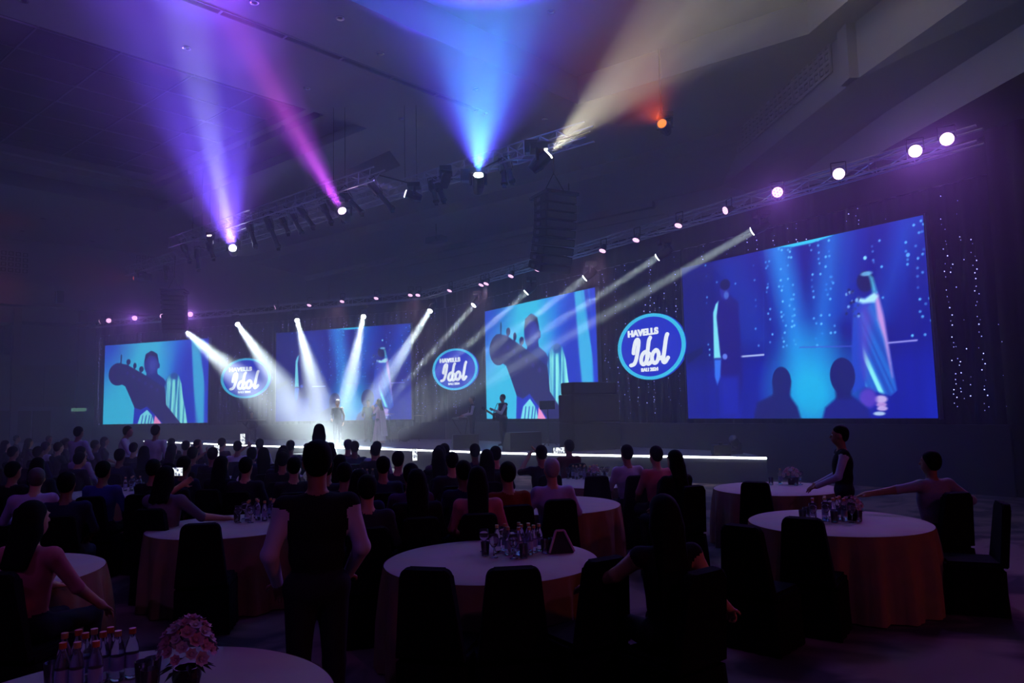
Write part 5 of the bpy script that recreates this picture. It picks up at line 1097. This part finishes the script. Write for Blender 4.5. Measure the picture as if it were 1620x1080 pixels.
# guest in lavender shirt, grey hair
J = seated(lel=(-.28, .14, .80), lwr=(-.12, .36, .79), rel=(.30, .12, .82), rwr=(.12, .38, .80), head=(.02, .06, 1.26), look=(-.2, 1, -.1))
pos = floor_pt(54, 757, ZS); person('guest with greying hair in a loose lavender shirt leaning on his table', J, pos, face_to(pos, STAGE_C) + .5, figure(J, fine=True, w=1.12), hair_short(J), mats(1, 'lavender'), mat('greying hair', rgb(88, 82, 84), .6, noise=.5, scale=50), h=.014)
chair(pos, face_to(pos, STAGE_C) + .5, 'banquet chair in a black cover under the guest in the lavender shirt', 'chairs of single guests')
# guest in pink
J = seated(lel=(-.24, .16, .80), lwr=(-.12, .34, .76), rel=(.26, .12, .80), rwr=(.28, .32, .64), look=(.2, 1, 0))
pos = floor_pt(50, 822, ZS); person('guest in a pink short-sleeved top seated beside the guest in lavender', J, pos, face_to(pos, STAGE_C) - .25, figure(J, 'short', fem=True, fine=True), hair_long(J, .22), mats(1, 'pink'), h=.014)
chair(pos, face_to(pos, STAGE_C) - .25, 'banquet chair in a black cover under the guest in pink', 'chairs of single guests')
# guest filming with a phone, one arm on the table
J = seated(lel=(-.22, .20, 1.0), lwr=(-.02, .36, 1.16), rel=(.34, .14, .84), rwr=(.50, .38, .79), lpalm=(.4, -.4, .2), lcurl=1., rcurl=.2, head=(0, .02, 1.28))
pos = floor_pt(262, 757, ZS); yw = face_to(pos, STAGE_C) - .2; person('guest in a grey top filming with a raised phone, one arm on the table', J, pos, yw, figure(J, 'short', fine=True, w=1.12, fem=True), hair_long(J, .16, 1.2), mats(1, 'grey'), h=.014)
chair(pos, yw, 'banquet chair in a black cover under the guest filming with a phone', 'chairs of single guests')
q = at_y(276, 746, pos[1] + .36); phone(q, yw, 0, 'lit phone held up sideways by the guest in the grey top', True, 1.35, True)
# white-haired man
J = seated(lel=(-.29, .02, .80), lwr=(-.22, .28, .79), rel=(.29, .02, .80), rwr=(.22, .28, .79)); ms_me = skin_mesh('body', figure(J, 'short', w=1.08, fine=False), .016)
pos = floor_pt(873, 743, ZS); person('white-haired man in a lavender shirt seated with his back to us', J, pos, face_to(pos, STAGE_C) - .1, None, hair_short(J), mats(1, 'lavender'), M_GREY, body=ms_me, h=.014); chair(pos, face_to(pos, STAGE_C) - .1, 'banquet chair in a black cover under the white-haired man', 'chairs of single guests')
# shared bodies for the rest of the audience
J0 = seated(); B_MAN = skin_mesh('body', figure(J0, 'long'), .02); B_TEE = skin_mesh('body', figure(J0, 'short', w=1.05), .02); H_SHORT = skin_mesh('hair', hair_short(J0), .016, .03)
J1 = seated(rel=(.25, .22, 1.02), rwr=(.12, .40, 1.26), lel=(-.25, .22, 1.0), lwr=(-.02, .42, 1.22)); B_FILM = skin_mesh('body', figure(J1, 'short'), .02)
J2 = seated(neck=(.03, .02, 1.085), head=(.05, .07, 1.25), look=(.5, 1, 0)); B_LEAN = skin_mesh('body', figure(J2, 'long'), .02); H_LEAN = skin_mesh('hair', hair_short(J2), .016, .03)
J3 = seated(); B_WOM = skin_mesh('body', figure(J3, 'short', fem=True), .02); H_LONG = skin_mesh('hair', hair_long(J3, .34), .018, .03); H_BUN = skin_mesh('hair', hair_bun(J3), .016, .03)
for me_, mm in ((H_SHORT, M_HAIR), (H_LEAN, M_HAIR), (H_LONG, M_HAIR), (H_BUN, M_HAIR)): me_.materials.append(mm)
KINDS = dict(man=(B_MAN, H_SHORT, J0), tee=(B_TEE, H_SHORT, J0), film=(B_FILM, H_SHORT, J1), lean=(B_LEAN, H_LEAN, J2), woman=(B_WOM, H_LONG, J3), bun=(B_WOM, H_BUN, J3))
def clear_of(px, py, z, hard=False):
    """seat position on the view ray, nudged until it clears tables and neighbours"""
    p = at_z(px, py, z); q = Vector((p.x, p.y))
    for _ in range(30):
        moved = False
        for c in TB.values():
            d = q - Vector((c.x, c.y))
            if d.length < RT + .36: q = Vector((c.x, c.y)) + d.normalized() * (RT + .37); moved = True
        for a, b in PLACED:
            d = q - Vector((a, b))
            if d.length < .58: q = Vector((a, b)) + (d.normalized() if d.length > .01 else Vector((1, 0))) * .59; moved = True
        if not moved: return q if (q - Vector((p.x, p.y))).length < .85 else None
    return None
def guest(px, py, kind, col, label, group=None, dyaw=0., sk=0, hm=M_HAIR, bot='trousers'):
    b, hme, J = KINDS[kind]; q = clear_of(px, py, ZS)
    if q is None: q = at_z(px, py, ZS)
    pos = (q.x, q.y, 0); yw = face_to(pos, STAGE_C) + dyaw
    person(label, J, pos, yw, None, None, mats(sk, col, bot), hm, group=group, body=b, hairme=hme); chair(pos, yw, 'banquet chair in a plain black cover with a guest seated on it', 'chairs with seated guests')
    PLACED.append((pos[0], pos[1])); return pos, yw
guest(982, 716, 'tee', 'white', 'dark-haired guest in a white shirt seated beyond the white-haired man', dyaw=-.1)
guest(1035, 720, 'tee', 'pink', 'dark-haired guest in a pale pink shirt seated next to a long-haired woman', dyaw=-.05, sk=1)
guest(1068, 728, 'woman', 'black', 'long-haired woman in black seated beside the guest in the pale pink shirt', dyaw=.1)
guest(921, 708, 'lean', 'maroon', 'guest in a maroon top sitting tall behind the lit phone')
pos, yw = guest(878, 716, 'film', 'charcoal', 'guest in charcoal filming with a phone beyond the white-haired man'); q = at_y(884, 712, pos[1] + .45); phone(q, yw, 0, 'lit phone held sideways in front of the stage strip, beyond the white-haired man', True, 1.3, True)
guest(614, 708, 'tee', 'lavender', 'dark-haired guest in a lavender shirt seated below the singer')
guest(411, 703, 'man', 'lavender', 'guest in a lavender shirt seated tall below the left oval sign')
pos, yw = guest(376, 707, 'film', 'white', 'guest in a white shirt raising a phone with both arms'); q = at_y(384, 694, pos[1] + .4); phone(q, yw, 0, 'lit phone raised upright by the guest in the white shirt', True, 1.5)
pos, yw = guest(338, 716, 'film', 'navy', 'guest in navy holding up a bright phone'); q = at_y(343, 713, pos[1] + .4); phone(q, yw, 0, 'bright phone held upright by the guest in navy', True, 1.4)
pos, yw = guest(294, 706, 'film', 'black', 'guest in black filming with a phone against the stage strip'); q = at_y(295, 703, pos[1] + .4); phone(q, yw, 0, 'lit phone held sideways against the stage strip by the guest in black', True, 1.4, True)
pos, yw = guest(645, 718, 'woman', 'plum', 'long-haired guest in a plum top beside a lit phone'); q = at_y(656, 719, pos[1] + .4); phone(q, yw + .3, 0, 'lit phone held low beside the guest in plum', True, 1.3)
guest(163, 745, 'man', 'blue', 'guest in a blue shirt seated beyond the lavender table'); guest(127, 716, 'man', 'lavender', 'broad guest in a lavender shirt seated beyond the guest in blue'); guest(72, 707, 'tee', 'white', 'guest in a white shirt seated near the panelled side wall')
guest(757, 760, 'woman', 'pink', 'long-haired woman in a pink wrap seated at the front table', dyaw=-.2, sk=1); guest(790, 752, 'man', 'rust', 'guest in a rust coloured top between the front table and the white-haired man'); guest(690, 762, 'woman', 'black', 'long-haired woman in black beyond the front table'); guest(440, 748, 'man', 'charcoal', 'guest in charcoal seated just beyond the man in the waistcoat')
guest(606, 738, 'man', 'navy', 'guest in navy seated in the middle of the audience behind the guest in plum'); guest(650, 752, 'bun', 'plum', 'guest with hair tied up in a plum top, beyond the front table')
# standing guests near the stage
def stander(px, py, J, label, m, hair, z=ZU, yaw=None, slv='long', fem=False):
    pos = floor_pt(px, py, z); person(label, J, pos, face_to(pos, STAGE_C) if yaw is None else yaw, figure(J, slv, fem=fem), hair(J), m, h=.02); return pos
stander(505, 683, standing(lel=(-.24, .14, 1.2), lwr=(-.06, .28, 1.42), rel=(.24, .14, 1.2), rwr=(.06, .28, 1.42)), 'long-haired woman standing against the white beams and filming', mats(1, 'charcoal'), lambda J: hair_long(J, .3), fem=True)
stander(198, 681, standing(rel=(.25, .12, 1.15), rwr=(.12, .3, 1.05), head=(.02, .07, 1.61), look=(.5, 1, -.4)), 'man in a white shirt standing in profile below the left screen', mats(0, 'white'), hair_short, yaw=math.radians(-70))
stander(246, 682, standing(), 'man in a white shirt standing with his back to us below the left screen', mats(0, 'white'), hair_short)
stander(124, 684, standing(rel=(.27, .1, 1.1), rwr=(.05, .24, 1.1), lel=(-.27, .1, 1.1), lwr=(-.05, .24, 1.12)), 'person in a lavender shirt standing by the panelled side wall', mats(0, 'lavender'), hair_short)
# dark rows of the audience
ROWS = [(26, 694, 'man'), (45, 700, 'woman'), (60, 716, 'man'), (77, 694, 'lean'), (92, 708, 'tee'), (104, 700, 'bun'), (20, 716, 'man'), (8, 704, 'woman'), (150, 704, 'tee'), (165, 698, 'woman'), (140, 726, 'lean'), (185, 724, 'man'), (178, 708, 'tee'), (215, 708, 'man'), (228, 716, 'woman'),
        (262, 702, 'tee'), (272, 712, 'woman'), (311, 704, 'man'), (326, 718, 'bun'), (351, 701, 'man'), (362, 716, 'lean'), (395, 716, 'woman'), (432, 718, 'woman'), (459, 706, 'man'), (447, 728, 'tee'), (470, 722, 'woman'), (492, 708, 'lean'), (530, 706, 'man'), (548, 720, 'tee'), (564, 708, 'man'), (589, 713, 'lean'), (630, 728, 'man'),
        (672, 717, 'man'), (693, 722, 'woman'), (715, 730, 'man'), (738, 715, 'tee'), (765, 728, 'woman'), (784, 719, 'man'), (812, 727, 'woman'), (350, 736, 'woman'), (384, 738, 'man'), (300, 736, 'man'), (318, 752, 'bun'), (475, 742, 'man'), (520, 738, 'woman'), (545, 750, 'tee'), (580, 736, 'lean'), (725, 752, 'man'),
        (20, 745, 'man'), (90, 735, 'woman'), (105, 766, 'tee'), (230, 742, 'man'), (640, 776, 'man'), (600, 772, 'woman')]
DARK = ('black', 'charcoal', 'navy', 'black', 'maroon', 'charcoal', 'olive', 'plum'); words = dict(man='short-haired guest in a dark long-sleeved top seated facing the stage', tee='short-haired guest in a dark short-sleeved shirt seated facing the stage', lean='dark-clothed guest leaning to one side while watching the stage', woman='long-haired guest in dark clothes seated facing the stage', bun='guest in dark clothes with hair tied up, facing the stage', film='')
for i, (px, py, kd) in enumerate(ROWS):
    if clear_of(px, py, ZS) is None: continue
    guest(px, py, kd, DARK[(i * 5 + i // 3) % 8], words[kd], 'dark-clothed audience', rnd.uniform(-.35, .35), i % 3)
# empty chairs at the tables
def chair_at(px, py, tb, zt=.98):
    p = at_z(px, py, zt); c = TB[tb]; d = Vector((c.x - p.x, c.y - p.y)).normalized(); q = Vector((p.x, p.y)) + d * .30; r_ = (q - Vector((c.x, c.y))).length
    if r_ < RT + .27: q = Vector((c.x, c.y)) - d * (RT + .27)
    if any((q.x - a) ** 2 + (q.y - b) ** 2 < .42 ** 2 for a, b in PLACED): return
    PLACED.append((q.x, q.y)); chair(q, face_to(q, (c.x, c.y)), 'empty black covered chair at the table ' + WH[tb], 'empty chairs at the table ' + WH[tb])
for px, py, tb in ((683, 895, 'front'), (812, 899, 'front'), (958, 884, 'front'), (1269, 820, 'right'), (1367, 825, 'right'), (1492, 793, 'right'), (1524, 794, 'right'), (1172, 832, 'right'), (1194, 763, 'far_right'), (1254, 761, 'far_right'), (875, 790, 'white') , (318, 829, 'left'), (378, 832, 'left'), (182, 786, 'lilac'), (944, 752, 'mid'), (1030, 757, 'mid'), (770, 835, 'front'), (30, 890, 'edge')):
    if px == 875: continue
    chair_at(px, py, tb)
# ================================================================== hall lamps behind the viewer, on the rear ceiling and the right wall
def hall_lamp(name, loc, to, col, e, deg):
    spot(None, Vector(loc), Vector(to) - Vector(loc), col, e, deg, 1., .25, name)
hall_lamp('rear_ceiling_lamp_left_offscreen', (-9, -7, 12.2), (-7, 10, .8), (.40, .15, 1), 700, 62)
hall_lamp('rear_ceiling_lamp_right_offscreen', (8, -9, 12.2), (3, 7, .8), (.70, .14, .68), 520, 58)
hall_lamp('wall_lamp_right_offscreen', (15.7, -1.5, 3.6), (2.5, 5, .7), (1, .16, .03), 380, 42)
